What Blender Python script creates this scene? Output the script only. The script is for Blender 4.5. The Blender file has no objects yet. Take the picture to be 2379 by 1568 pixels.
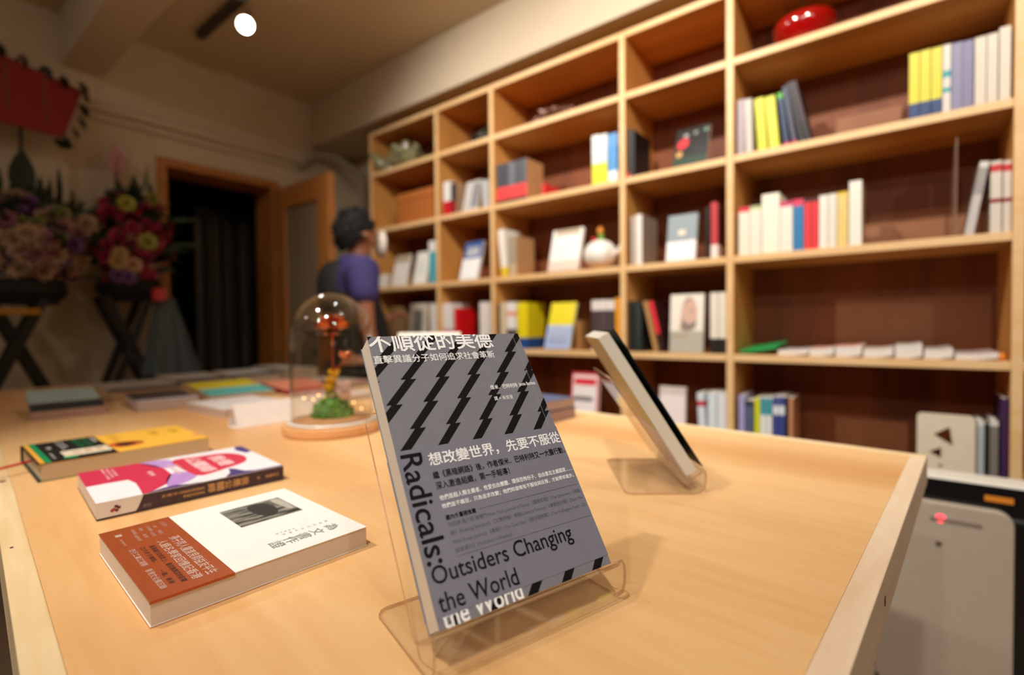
import bpy, bmesh, math, random
from mathutils import Vector, Matrix, Euler
random.seed(7)
C = bpy.context.scene.collection
sc = bpy.context.scene
HC = 1.015            # camera height above the floor; coordinates below are written relative to it, lifted at the end

# ---------------------------------------------------------------- camera
F, YAW, PIT, ROL = 1165.9, .669, -.0235, -.0111
fw = Vector((-math.sin(YAW)*math.cos(PIT), math.cos(YAW)*math.cos(PIT), math.sin(PIT)))
rt = Vector((math.cos(YAW), math.sin(YAW), 0)); up = rt.cross(fw)
R_ = rt*math.cos(ROL)+up*math.sin(ROL); U_ = up*math.cos(ROL)-rt*math.sin(ROL)
cam = bpy.data.objects.new('camera', bpy.data.cameras.new('camera')); C.objects.link(cam)
cam.matrix_world = Matrix(((R_.x, U_.x, -fw.x, 0), (R_.y, U_.y, -fw.y, 0), (R_.z, U_.z, -fw.z, HC), (0, 0, 0, 1)))
cam.data.sensor_width = 36; cam.data.lens = 36*F/2379; cam.data.clip_start = .01
cam.data.dof.use_dof = True; cam.data.dof.focus_distance = .425; cam.data.dof.aperture_fstop = 2.5
sc.camera = cam
# ---------------------------------------------------------------- world, lamps, exposure
w = bpy.data.worlds.new('world'); sc.world = w; w.use_nodes = True
w.node_tree.nodes['Background'].inputs[0].default_value = (1.0, .9, .78, 1)
w.node_tree.nodes['Background'].inputs[1].default_value = .04
def spot(x, y, z, tx, ty, tz, power, deg=80, blend=1.0, r=.035, col=(1, .93, .84)):
    l = bpy.data.lights.new('spot', 'SPOT'); l.energy = power; l.spot_size = math.radians(deg); l.spot_blend = blend
    l.shadow_soft_size = r; l.color = col
    o = bpy.data.objects.new('spot', l); C.objects.link(o); o.location = (x, y, z+HC)
    o.rotation_euler = (Vector((tx, ty, tz))-Vector((x, y, z))).to_track_quat('-Z', 'Y').to_euler()
    return o
LAMPS = [  # head position, aim, watts, cone
    (-1.0, -.30, 1.38, -.88, .55, -.2, 100, 56),
    (.0, -.40, 1.38, -.25, .45, -.2, 58, 74),
    (.15, .75, 1.38, -.1, 1.85, .35, 54, 135),
    (-.75, .75, 1.38, -.9, 1.85, .35, 68, 135),
    (-1.7, .75, 1.38, -1.5, 1.85, .35, 44, 115),
    (-2.24, .98, 1.29, -1.4, .2, -.3, 8, 90),
    (-1.9, -1.2, 1.38, -2.5, .3, .0, 6, 120),  # unseen fill lamp added behind the camera to lift the left side
    (-.2, -1.4, 1.38, -.2, .8, .4, 32, 120),  # second unseen fill added behind the camera for general brightness
    (1.4, -.4, 1.38, .9, 1.0, -.4, 40, 120),
]
for a in LAMPS: spot(*a)
sc.view_settings.view_transform = 'Standard'; sc.view_settings.look = 'None'
sc.view_settings.exposure = 0.0; sc.view_settings.gamma = 1; sc.view_settings.use_curve_mapping = False
sc.cycles.use_denoising = True
sc.cycles.max_bounces = 7; sc.cycles.transparent_max_bounces = 24; sc.cycles.caustics_reflective = False; sc.cycles.caustics_refractive = False
sc.cycles.sample_clamp_indirect = 6

# ---------------------------------------------------------------- materials
def lin(h):
    c = [int(h[i:i+2], 16)/255 for i in (0, 2, 4)]
    return tuple(x/12.92 if x <= .04045 else ((x+.055)/1.055)**2.4 for x in c)+(1,)
MC = {}
def mat(h, rough=.6, metal=0, emit=0, spec=.5, coat=0):
    k = (h, rough, metal, emit, spec, coat)
    if k in MC: return MC[k]
    m = bpy.data.materials.new('m_'+h); m.use_nodes = True; nt = m.node_tree; b = nt.nodes['Principled BSDF']
    col = lin(h)
    # faint procedural mottling so that no surface is perfectly flat
    tc = nt.nodes.new('ShaderNodeTexCoord'); n = nt.nodes.new('ShaderNodeTexNoise'); n.inputs['Scale'].default_value = 60
    r = nt.nodes.new('ShaderNodeMix'); r.data_type = 'RGBA'
    r.inputs[6].default_value = tuple(c*.93 for c in col[:3])+(1,); r.inputs[7].default_value = tuple(min(1, c*1.05) for c in col[:3])+(1,)
    nt.links.new(tc.outputs['Object'], n.inputs['Vector']); nt.links.new(n.outputs['Fac'], r.inputs[0]); nt.links.new(r.outputs[2], b.inputs['Base Color'])
    b.inputs['Roughness'].default_value = rough; b.inputs['Metallic'].default_value = metal
    b.inputs['Specular IOR Level'].default_value = spec; b.inputs['Coat Weight'].default_value = coat
    if emit: b.inputs['Emission Color'].default_value = col; b.inputs['Emission Strength'].default_value = emit
    MC[k] = m; return m
def wood(name, c0, c1, axis='X', scale=1.0, rough=.5, ring=6.0, dark=None, streak=22):
    m = bpy.data.materials.new(name); m.use_nodes = True; nt = m.node_tree; b = nt.nodes['Principled BSDF']; N = nt.nodes; L = nt.links
    tc = N.new('ShaderNodeTexCoord'); mp = N.new('ShaderNodeMapping')
    s = {'X': (.12, 1, 1), 'Y': (1, .12, 1), 'Z': (1, 1, .12)}[axis]
    mp.inputs['Scale'].default_value = tuple(v*scale for v in s)
    L.new(tc.outputs['Object'], mp.inputs['Vector'])
    n1 = N.new('ShaderNodeTexNoise'); n1.inputs['Scale'].default_value = ring; n1.inputs['Detail'].default_value = 4; n1.inputs['Distortion'].default_value = .6
    L.new(mp.outputs[0], n1.inputs['Vector'])
    mu = N.new('ShaderNodeMath'); mu.operation = 'MULTIPLY'; mu.inputs[1].default_value = 14
    si = N.new('ShaderNodeMath'); si.operation = 'SINE'
    L.new(n1.outputs['Fac'], mu.inputs[0]); L.new(mu.outputs[0], si.inputs[0])
    mr = N.new('ShaderNodeMapRange'); mr.inputs[1].default_value = -1; L.new(si.outputs[0], mr.inputs[0])
    n2 = N.new('ShaderNodeTexNoise'); n2.inputs['Scale'].default_value = ring*streak; n2.inputs['Detail'].default_value = 3
    L.new(mp.outputs[0], n2.inputs['Vector'])
    ad = N.new('ShaderNodeMath'); ad.operation = 'MULTIPLY_ADD'; ad.inputs[1].default_value = .5
    L.new(mr.outputs[0], ad.inputs[0]); 
    m2 = N.new('ShaderNodeMath'); m2.operation = 'MULTIPLY'; m2.inputs[1].default_value = .6; L.new(n2.outputs['Fac'], m2.inputs[0]); L.new(m2.outputs[0], ad.inputs[2])
    cr = N.new('ShaderNodeMix'); cr.data_type = 'RGBA'; cr.inputs[6].default_value = lin(c0); cr.inputs[7].default_value = lin(c1)
    L.new(ad.outputs[0], cr.inputs[0]); out = cr.outputs[2]
    if dark:
        n3 = N.new('ShaderNodeTexNoise'); n3.inputs['Scale'].default_value = ring*.8; L.new(mp.outputs[0], n3.inputs['Vector'])
        r3 = N.new('ShaderNodeMapRange'); r3.inputs[1].default_value = .52; r3.inputs[2].default_value = .75; L.new(n3.outputs['Fac'], r3.inputs[0])
        c3 = N.new('ShaderNodeMix'); c3.data_type = 'RGBA'; L.new(r3.outputs[0], c3.inputs[0]); L.new(out, c3.inputs[6]); c3.inputs[7].default_value = lin(dark); out = c3.outputs[2]
    L.new(out, b.inputs['Base Color']); b.inputs['Roughness'].default_value = rough
    bp = N.new('ShaderNodeBump'); bp.inputs['Strength'].default_value = .06; bp.inputs['Distance'].default_value = .002
    L.new(n2.outputs['Fac'], bp.inputs['Height']); L.new(bp.outputs[0], b.inputs['Normal'])
    return m
PLY = wood('table_plywood', 'd49e60', 'f0c890', 'X', 1.0, .40, 3.2, 'c88c50', 22)
TRIM = wood('pine_trim', 'cfa868', 'f4e2bc', 'X', 1.6, .5, 6, None, 8)
TRIMY = wood('pine_trim_cross', 'dcbc98', 'f0dcc0', 'Y', 1.6, .5, 9, None, 8)
PINEX = wood('shelf_pine_long', 'bf7e3a', 'd2974e', 'X', 1.0, .5, 7, 'b07030', 12)
PINEZ = wood('shelf_pine_upright', 'c4843e', 'd49a52', 'Z', 1.0, .5, 7, None, 12)
EDGE = wood('plywood_edge', 'e0b478', 'ecc896', 'X', 1.5, .5, 9, None, 8)
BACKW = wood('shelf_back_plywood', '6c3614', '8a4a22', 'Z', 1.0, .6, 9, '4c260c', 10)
DOORW = wood('door_wood', 'a8682c', 'bc7c3c', 'Z', 1.0, .45, 6, None, 12)
DISCW = wood('disc_wood', 'd29860', 'e2ac78', 'X', 1.0, .4, 40, None, 3)
FLOORW = wood('floor_wood', 'a08c74', 'b4a088', 'X', 1.0, .5, 3, None, 12)
PM = {}
def page_mat(a='d8ccb8', b_='f2eadc'):
    if (a, b_) in PM: return PM[(a, b_)]
    m = PM[(a, b_)] = bpy.data.materials.new('page_edges'); m.use_nodes = True; nt = m.node_tree; b = nt.nodes['Principled BSDF']; N = nt.nodes; L = nt.links
    tc = N.new('ShaderNodeTexCoord'); mp = N.new('ShaderNodeMapping'); mp.inputs['Scale'].default_value = (1, 1, 1)
    wv = N.new('ShaderNodeTexNoise'); wv.noise_dimensions = '1D'; wv.inputs['Scale'].default_value = 2600
    L.new(tc.outputs['Object'], mp.inputs['Vector'])
    sp = N.new('ShaderNodeSeparateXYZ'); L.new(mp.outputs[0], sp.inputs[0]); L.new(sp.outputs['Z'], wv.inputs['W'])
    cr = N.new('ShaderNodeMix'); cr.data_type = 'RGBA'; cr.inputs[6].default_value = lin(a); cr.inputs[7].default_value = lin(b_)
    L.new(wv.outputs['Fac'], cr.inputs[0]); L.new(cr.outputs[2], b.inputs['Base Color']); b.inputs['Roughness'].default_value = .8
    return m
PAGE = page_mat()
def dim(h, k): return ''.join('%02x' % max(0, min(255, int(int(h[i:i+2], 16)*k))) for i in (0, 2, 4))
def photo_mat():   # grainy black-and-white landscape print
    m = bpy.data.materials.new('photo_print'); m.use_nodes = True; nt = m.node_tree; b = nt.nodes['Principled BSDF']; N = nt.nodes; L = nt.links
    tc = N.new('ShaderNodeTexCoord'); mp = N.new('ShaderNodeMapping'); mp.inputs['Rotation'].default_value = (0, 0, .5); mp.inputs['Scale'].default_value = (30, 160, 1)
    n = N.new('ShaderNodeTexNoise'); n.inputs['Scale'].default_value = 1; n.inputs['Detail'].default_value = 5
    r = N.new('ShaderNodeMapRange'); r.inputs[1].default_value = .38; r.inputs[2].default_value = .72
    c = N.new('ShaderNodeMix'); c.data_type = 'RGBA'; c.inputs[6].default_value = lin('24241e'); c.inputs[7].default_value = lin('a8a498')
    L.new(tc.outputs['Object'], mp.inputs['Vector']); L.new(mp.outputs[0], n.inputs['Vector']); L.new(n.outputs['Fac'], r.inputs[0]); L.new(r.outputs[0], c.inputs[0]); L.new(c.outputs[2], b.inputs['Base Color'])
    b.inputs['Roughness'].default_value = .5; return m
def plaster(name, h, rough=.9):
    m = bpy.data.materials.new(name); m.use_nodes = True; nt = m.node_tree; b = nt.nodes['Principled BSDF']; N = nt.nodes; L = nt.links
    tc = N.new('ShaderNodeTexCoord'); n = N.new('ShaderNodeTexNoise'); n.inputs['Scale'].default_value = 3; n.inputs['Detail'].default_value = 6
    L.new(tc.outputs['Object'], n.inputs['Vector']); cr = N.new('ShaderNodeMix'); cr.data_type = 'RGBA'
    c = lin(h); cr.inputs[6].default_value = tuple(v*.92 for v in c[:3])+(1,); cr.inputs[7].default_value = c
    L.new(n.outputs['Fac'], cr.inputs[0]); L.new(cr.outputs[2], b.inputs['Base Color']); b.inputs['Roughness'].default_value = rough
    return m
WALL = plaster('wall_plaster', 'd6c6ac'); CEIL = plaster('ceiling_plaster', 'd2bf9e')
def thin_clear(name, tint, gloss, ior=1.45, rough=.02, body=0.0, bodycol='ffffff'):
    # thin clear sheet: straight-through transmission plus a Fresnel surface reflection
    m = bpy.data.materials.new(name); m.use_nodes = True; nt = m.node_tree; N = nt.nodes; L = nt.links
    N.remove(N['Principled BSDF']); out = N['Material Output']
    t = N.new('ShaderNodeBsdfTransparent'); t.inputs[0].default_value = lin(tint)
    g = N.new('ShaderNodeBsdfGlossy'); g.inputs['Roughness'].default_value = rough
    fr = N.new('ShaderNodeLayerWeight'); fr.inputs[0].default_value = .5
    pw = N.new('ShaderNodeMath'); pw.operation = 'POWER'; pw.inputs[1].default_value = 4.5; L.new(fr.outputs['Facing'], pw.inputs[0])
    mu = N.new('ShaderNodeMath'); mu.operation = 'MULTIPLY_ADD'; mu.inputs[1].default_value = .8*gloss; mu.inputs[2].default_value = .035*gloss; mu.use_clamp = True; L.new(pw.outputs[0], mu.inputs[0])
    mx = N.new('ShaderNodeMixShader'); L.new(mu.outputs[0], mx.inputs[0]); L.new(t.outputs[0], mx.inputs[1]); L.new(g.outputs[0], mx.inputs[2]); s = mx.outputs[0]
    if body:
        d = N.new('ShaderNodeBsdfDiffuse'); d.inputs[0].default_value = lin(bodycol)
        m2 = N.new('ShaderNodeMixShader'); m2.inputs[0].default_value = body; L.new(s, m2.inputs[1]); L.new(d.outputs[0], m2.inputs[2]); s = m2.outputs[0]
    L.new(s, out.inputs[0]); return m
ACR = thin_clear('clear_acrylic', 'ffffff', .9, body=.006, bodycol='fff4e4')
ACRE = thin_clear('acrylic_cut_edge', 'dcc4ac', 1.5, body=.3, bodycol='d8bca4')
GLASS = thin_clear('dome_glass', 'f6f3ec', 2.0, rough=.04)
PLASTIC = thin_clear('plastic_wrap', 'a8b4b4', 1.0, rough=.3, body=.3, bodycol='8c9ca0')

# ---------------------------------------------------------------- mesh helpers
def mesh(verts, faces, mats, idx=None, smooth=False):
    me = bpy.data.meshes.new('mesh'); me.from_pydata([tuple(v) for v in verts], [], faces)
    if not isinstance(mats, (list, tuple)): mats = [mats]
    for m in mats: me.materials.append(m)
    if idx: me.polygons.foreach_set('material_index', idx)
    if smooth: me.polygons.foreach_set('use_smooth', [True]*len(me.polygons))
    me.update(); return me
def link(name, me, parent=None, **kw):
    o = bpy.data.objects.new(name, me); C.objects.link(o)
    if parent: o.parent = parent
    for k, v in kw.items(): o[k] = v
    if me.get('lettering') or name.endswith('lettering'): o['kind'] = 'stuff'   # lines of print too small to pick apart
    return o
class MB:
    def __init__(s): s.v = []; s.f = []; s.i = []
    def add(s, vs, fs, mi=0):
        n = len(s.v); s.v += [tuple(v) for v in vs]; s.f += [tuple(a+n for a in f) for f in fs]; s.i += [mi]*len(fs); return s
    def box(s, x0, x1, y0, y1, z0, z1, mi=0):
        return s.add([(x0, y0, z0), (x1, y0, z0), (x1, y1, z0), (x0, y1, z0), (x0, y0, z1), (x1, y0, z1), (x1, y1, z1), (x0, y1, z1)],
                     [(0, 3, 2, 1), (4, 5, 6, 7), (0, 1, 5, 4), (1, 2, 6, 5), (2, 3, 7, 6), (3, 0, 4, 7)], mi)
    def bar(s, a, b, w, h=None, mi=0):
        a = Vector(a); b = Vector(b); d = (b-a).normalized(); h = h or w
        e = Vector((0, 0, 1)) if abs(d.z) < .9 else Vector((1, 0, 0)); p = d.cross(e).normalized()*w/2; q = d.cross(p).normalized()*h/2
        vs = [a-p-q, a+p-q, a+p+q, a-p+q, b-p-q, b+p-q, b+p+q, b-p+q]
        return s.add(vs, [(0, 1, 2, 3), (7, 6, 5, 4), (0, 4, 5, 1), (1, 5, 6, 2), (2, 6, 7, 3), (3, 7, 4, 0)], mi)
    def tube(s, pts, r, n=8, mi=0, cap=True):
        pts = [Vector(p) for p in pts]; rs = r if isinstance(r, (list, tuple)) else [r]*len(pts); base = len(s.v)
        for k, p in enumerate(pts):
            d = (pts[min(k+1, len(pts)-1)]-pts[max(k-1, 0)]).normalized(); e = Vector((0, 0, 1)) if abs(d.z) < .9 else Vector((1, 0, 0))
            a = d.cross(e).normalized(); b = d.cross(a)
            for j in range(n): t = 2*math.pi*j/n; s.v.append(tuple(p+(a*math.cos(t)+b*math.sin(t))*rs[k]))
        for k in range(len(pts)-1):
            for j in range(n):
                s.f.append((base+k*n+j, base+k*n+(j+1) % n, base+(k+1)*n+(j+1) % n, base+(k+1)*n+j)); s.i.append(mi)
        if cap:
            s.f.append(tuple(base+j for j in range(n))[::-1]); s.f.append(tuple(base+(len(pts)-1)*n+j for j in range(n))); s.i += [mi, mi]
        return s
    def lathe(s, prof, n=32, c=(0, 0, 0), mi=0, sx=1, sy=1):
        base = len(s.v)
        for r, z in prof:
            for j in range(n): t = 2*math.pi*j/n; s.v.append((c[0]+r*math.cos(t)*sx, c[1]+r*math.sin(t)*sy, c[2]+z))
        for k in range(len(prof)-1):
            for j in range(n): s.f.append((base+k*n+j, base+k*n+(j+1) % n, base+(k+1)*n+(j+1) % n, base+(k+1)*n+j)); s.i.append(mi)
        return s
    def prism(s, poly, z0, z1, mi=0):
        n = len(poly); vs = [(x, y, z0) for x, y in poly]+[(x, y, z1) for x, y in poly]
        return s.add(vs, [tuple(range(n))[::-1], tuple(range(n, 2*n))]+[(k, (k+1) % n, (k+1) % n+n, k+n) for k in range(n)], mi)
    def build(s, name, mats, parent=None, smooth=False, bevel=0, **kw):
        o = link(name, mesh(s.v, s.f, mats, s.i, smooth), parent, **kw)
        if bevel: m = o.modifiers.new('bevel', 'BEVEL'); m.width = bevel; m.segments = 2; m.limit_method = 'ANGLE'
        return o
def xf(o, M): o.data.transform(M); return o
def thing(name, label, cat, loc=(0, 0, 0), rot=(0, 0, 0), group=None):
    o = bpy.data.objects.new(name, None); C.objects.link(o); o.empty_display_size = .03
    o.location = loc; o.rotation_euler = rot; o['label'] = label; o['category'] = cat
    if group: o['group'] = group
    return o
def tag(o, label, cat, group=None, kind=None):
    o['label'] = label; o['category'] = cat
    if group: o['group'] = group
    if kind: o['kind'] = kind
    return o
def struct(o): o['kind'] = 'structure'; return o
def rrect(x0, x1, y0, y1, r, n=5):
    P = []
    for cx, cy, a in ((x1-r, y0+r, -90), (x1-r, y1-r, 0), (x0+r, y1-r, 90), (x0+r, y0+r, 180)):
        for k in range(n+1): t = math.radians(a+90*k/n); P.append((cx+r*math.cos(t), cy+r*math.sin(t)))
    return P
def blob(poly, n=3):   # smooth a closed polygon (Chaikin)
    for _ in range(n):
        q = []
        for k in range(len(poly)):
            a = poly[k]; b = poly[(k+1) % len(poly)]
            q += [(a[0]*.75+b[0]*.25, a[1]*.75+b[1]*.25), (a[0]*.25+b[0]*.75, a[1]*.25+b[1]*.75)]
        poly = q
    return poly
def clip(me, planes):
    bm = bmesh.new(); bm.from_mesh(me)
    for co, no in planes:
        bmesh.ops.bisect_plane(bm, geom=bm.verts[:]+bm.edges[:]+bm.faces[:], plane_co=co, plane_no=no, clear_outer=True)
    bm.to_mesh(me); bm.free(); return me
# flat print: polygons in a sheet's own plane (x right, y up), a hair above it
def flat(polys, z, m):
    vs = []; fs = []
    for p in polys: n = len(vs); vs += [(x, y, z) for x, y in p]; fs.append(tuple(range(n, n+len(p))))
    me = mesh(vs, fs, m); bm = bmesh.new(); bm.from_mesh(me); bmesh.ops.triangulate(bm, faces=bm.faces[:]); bm.to_mesh(me); bm.free(); return me
# printed lettering: every text is set, turned into a mesh and fitted to its box (x0, y0, x1, y1)
def text_mesh(s, bold=0):
    cu = bpy.data.curves.new('t', 'FONT'); cu.body = s; cu.size = 1; cu.offset = bold; cu.resolution_u = 3
    o = bpy.data.objects.new('t', cu); C.objects.link(o); bpy.context.view_layer.update()
    me = bpy.data.meshes.new_from_object(o.evaluated_get(bpy.context.evaluated_depsgraph_get()))
    bpy.data.objects.remove(o); bpy.data.curves.remove(cu); return me
def fit_text(s, box, z, bold=0, rot=0):
    me = text_mesh(s, 0)
    if bold:   # heavier weight: the same glyphs overprinted a hair apart
        bm = bmesh.new()
        for k_, (dx, dy) in enumerate(((-bold, 0), (bold, 0), (0, bold), (0, -bold))):
            c_ = me.copy(); c_.transform(Matrix.Translation((dx, dy, k_*6e-6))); bm.from_mesh(c_); bpy.data.meshes.remove(c_)
        bm.to_mesh(me); bm.free()
    if rot: me.transform(Matrix.Rotation(math.radians(rot), 4, 'Z'))
    xs = [v.co.x for v in me.vertices]; ys = [v.co.y for v in me.vertices]
    if not xs: return me
    x0, y0, x1, y1 = box; sx = (x1-x0)/max(1e-6, max(xs)-min(xs)); sy = (y1-y0)/max(1e-6, max(ys)-min(ys))
    me.transform(Matrix.Translation((x0, y0, z)) @ Matrix.Diagonal((sx, sy, 1, 1)) @ Matrix.Translation((-min(xs), -min(ys), 0)))
    return me
def join(mes, m, planes=None):
    bm = bmesh.new()
    for me in mes: bm.from_mesh(me)
    out = bpy.data.meshes.new('print'); bm.to_mesh(out); bm.free(); out.materials.clear(); out.materials.append(m)
    for p in out.polygons: p.material_index = 0
    out['lettering'] = 1
    if planes: clip(out, planes)
    return out
def mm(box): return tuple(v/1000 for v in box)
# ---------------------------------------------------------------- room
FL = -HC; CE = 1.47
struct(MB().box(-3.2, 2.6, -2.6, 2.2, FL-.05, FL).build('floor', FLOORW))
struct(MB().box(-3.2, 2.6, -2.6, 2.2, CE, CE+.1).build('ceiling', CEIL))
struct(MB().box(-3.3, -3.1, -2.6, .93, FL, CE).box(-3.3, -3.1, 1.58, 2.2, FL, CE).box(-3.3, -3.1, .93, 1.58, .91, CE).build('wall_left', WALL))
struct(MB().box(-3.1, 2.6, 2.12, 2.2, FL, CE).build('wall_back', WALL))
struct(MB().box(2.6, 2.7, -2.6, 2.2, FL, CE).build('wall_right', WALL))
struct(MB().box(-3.3, 2.7, -2.7, -2.6, FL, CE).build('wall_front', WALL))
struct(MB().box(-3.1, 2.6, 1.80, 2.12, 1.185, CE).build('trim_1', WALL, label='plaster soffit over the bookcase'))
struct(MB().box(-3.1, 2.6, .56, .72, 1.235, CE).build('trim_2', WALL, label='ceiling beam'))
struct(MB().box(-3.1, -3.045, -2.6, 1.72, 1.055, 1.085).box(-3.1, -3.075, -2.6, 1.72, 1.02, 1.055).build('trim_3', WALL, label='plaster picture rail on the left wall', bevel=.008))
struct(MB().tube([(-3.06, 1.70, 1.03), (-3.05, 1.74, 1.08), (-3.02, 1.80, 1.13), (-2.95, 1.90, 1.12), (-2.9, 1.98, 1.05), (-2.88, 2.04, .98), (-2.88, 2.08, .6)], .018, 10).build('trim_4', mat('a89c88', .6), smooth=True, label='painted pipe bending in the corner'))
struct(MB().box(-3.1, 2.6, 2.105, 2.12, FL, FL+.09).build('baseboard_back', WALL))
# hall beyond the doorway
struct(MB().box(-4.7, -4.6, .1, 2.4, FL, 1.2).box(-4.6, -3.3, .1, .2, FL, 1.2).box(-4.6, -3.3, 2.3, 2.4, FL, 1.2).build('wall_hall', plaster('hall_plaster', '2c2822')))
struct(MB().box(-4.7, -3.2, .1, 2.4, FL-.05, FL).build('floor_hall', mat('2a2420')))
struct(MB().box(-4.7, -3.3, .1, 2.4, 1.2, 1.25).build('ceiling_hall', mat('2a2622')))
# door frame and open leaf
f = MB(); f.box(-3.31, -3.085, .93, .975, FL, .91).box(-3.31, -3.085, 1.535, 1.58, FL, .91).box(-3.31, -3.085, .975, 1.535, .865, .91)
struct(f.build('trim_5', DOORW, label='wooden door frame', bevel=.003))
dl = bpy.data.objects.new('door_1', None); C.objects.link(dl); dl.location = (-3.08, 1.56, FL); dl.rotation_euler = (0, 0, -.0); dl['kind'] = 'structure'; dl['label'] = 'open wooden door with a tall frosted pane'
DH = 1.865; DW = .60
MB().box(0, .12, -.02, .02, .01, DH).build('stile', DOORW, dl, bevel=.003)
MB().box(DW-.12, DW, -.02, .02, .01, DH).build('stile', DOORW, dl, bevel=.003)
MB().box(.12, DW-.12, -.02, .02, DH-.13, DH).build('rail', DOORW, dl, bevel=.003)
MB().box(.12, DW-.12, -.02, .02, .01, .25).build('rail', DOORW, dl, bevel=.003)
MB().box(.12, DW-.12, -.004, .004, .25, DH-.13).build('pane', mat('8c7c68', .35), dl)
h = MB(); h.tube([(DW-.06, -.02, .98), (DW-.06, -.06, .98), (DW-.15, -.06, .98)], .009, 8); h.build('handle', mat('a8a8a8', .3, 1), dl, smooth=True)
# folding gate in the hall
g = thing('folding_gate', 'grey metal folding gate standing in the dark hall behind the doorway', 'gate', (-3.75, 1.33, FL))
for k in range(8):
    y = .055*k; MB().box(-.01+(k % 2)*.03, .012+(k % 2)*.03, y, y+.045, 0, 1.78).build('slat', mat(['6c6860', '55524c', '7a746a'][k % 3], .4, .6), g)
MB().box(-.02, .05, -.01, .46, 1.78, 1.83).build('top_rail', mat('5a5850', .4, .6), g)

# ---------------------------------------------------------------- bookcase
bc = thing('bookcase', 'tall pine bookcase of square and wide cells covering the back wall', 'bookcase', (0, 0, 0))
bc.location = (-.87, 1.8, FL)
def bcb(name, x0, x1, y0, y1, z0, z1, m, bevel=.0015):
    q_ = MB().box(x0+.87, x1+.87, y0-1.8, y1-1.8, z0+HC, z1+HC)
    if name != 'back_panel' and name != 'back_light_patch': q_.i[2] = 1   # pale raw edge at the front, direct light put into its colour
    o = q_.build(name, [m, EDGE], bc)
    if bevel: b = o.modifiers.new('bevel', 'BEVEL'); b.width = bevel; b.segments = 1
    return o
PX = [-2.455, -1.905, -1.534, -.871, -.477, .2185, .90]
RZ = [1.110, .876, .552, .215, -.118, -.45, -.78, -.99]
T = .012
for k, x in enumerate(PX):
    bcb('upright', x-T, x+T, 1.8, 2.085, FL, 1.122, PINEZ)
for a, b in zip(PX[:-1], PX[1:]):
    for z in RZ: bcb('shelf_board', a+T, b-T, 1.8, 2.085, z-T, z+T, PINEX)
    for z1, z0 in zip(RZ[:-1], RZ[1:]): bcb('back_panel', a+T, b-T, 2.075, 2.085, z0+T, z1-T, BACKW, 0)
# patches of light on some cell backs, put in as thin paler boards
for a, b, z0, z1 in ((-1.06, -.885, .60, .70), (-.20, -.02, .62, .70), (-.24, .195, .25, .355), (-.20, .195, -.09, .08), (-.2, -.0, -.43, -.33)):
    bcb('back_light_patch', a, b, 2.071, 2.075, z0, z1, wood('light_patch_wood', '94603c', 'a06c48', 'Z', 1, .6, 5, None, 10) if 'light_patch_wood' not in bpy.data.materials else bpy.data.materials['light_patch_wood'], 0)

# ---------------------------------------------------------------- shelf books
def shelf_book(x, w_, hgt, z, side, bands, tilt, dep, label, y=1.815):
    t = thing('book', label, 'book', (x, y, z))
    cols = [c for _, c in bands]; ms = [mat(c, .5) for c in cols]+[mat(side, .5)]
    m = MB(); th = .0012; ls = [f_ for f_, _ in bands]+[1.0]
    for k in range(len(cols)):
        z0 = ls[k]*hgt; z1 = ls[k+1]*hgt; sm = k if (side == cols[-1] or k < len(cols)-1 and side not in ('c89868', 'b59878', 'b8ac90', 'c89c6c', 'b0a294', 'a89888')) else len(cols)
        m.box(0, w_, 0, th, z0, z1, k).box(0, th, th, dep, z0, z1, k if sm == k else sm).box(w_-th, w_, th, dep, z0, z1, k if sm == k else sm)
    m.build('cover', ms, t)
    MB().box(th, w_-th, th, dep-.003, .001, hgt-.001).build('page_block', PAGE, t)
    if tilt:
        a = math.radians(tilt); t.rotation_euler = (0, -a, 0)
        if tilt < 0: t.location.z += w_*math.sin(-a)
    return t
def face_book(x, w_, hgt, z, col, feats, tilt, thk, label, y=1.815):
    t = thing('book', label, 'book', (x, y, z), (-math.radians(tilt), 0, 0))
    L = hgt/math.cos(math.radians(tilt)); tk = .014; th = .0012
    MB().box(0, w_, 0, th, 0, L).box(0, th, th, tk-th, 0, L).box(0, w_, tk-th, tk, 0, L).build('cover', mat(col, .45), t)
    MB().box(th, w_-.001, th, tk-th, .001, L-.001).build('page_block', PAGE, t)
    for (a, b, c, d, hc) in feats:
        MB().box(a*w_+.0002, b*w_-.0002, -.0006, 0, c*L+.0002, d*L-.0002).build('cover_print', mat(hc, .5), t)
    return t, L
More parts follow.
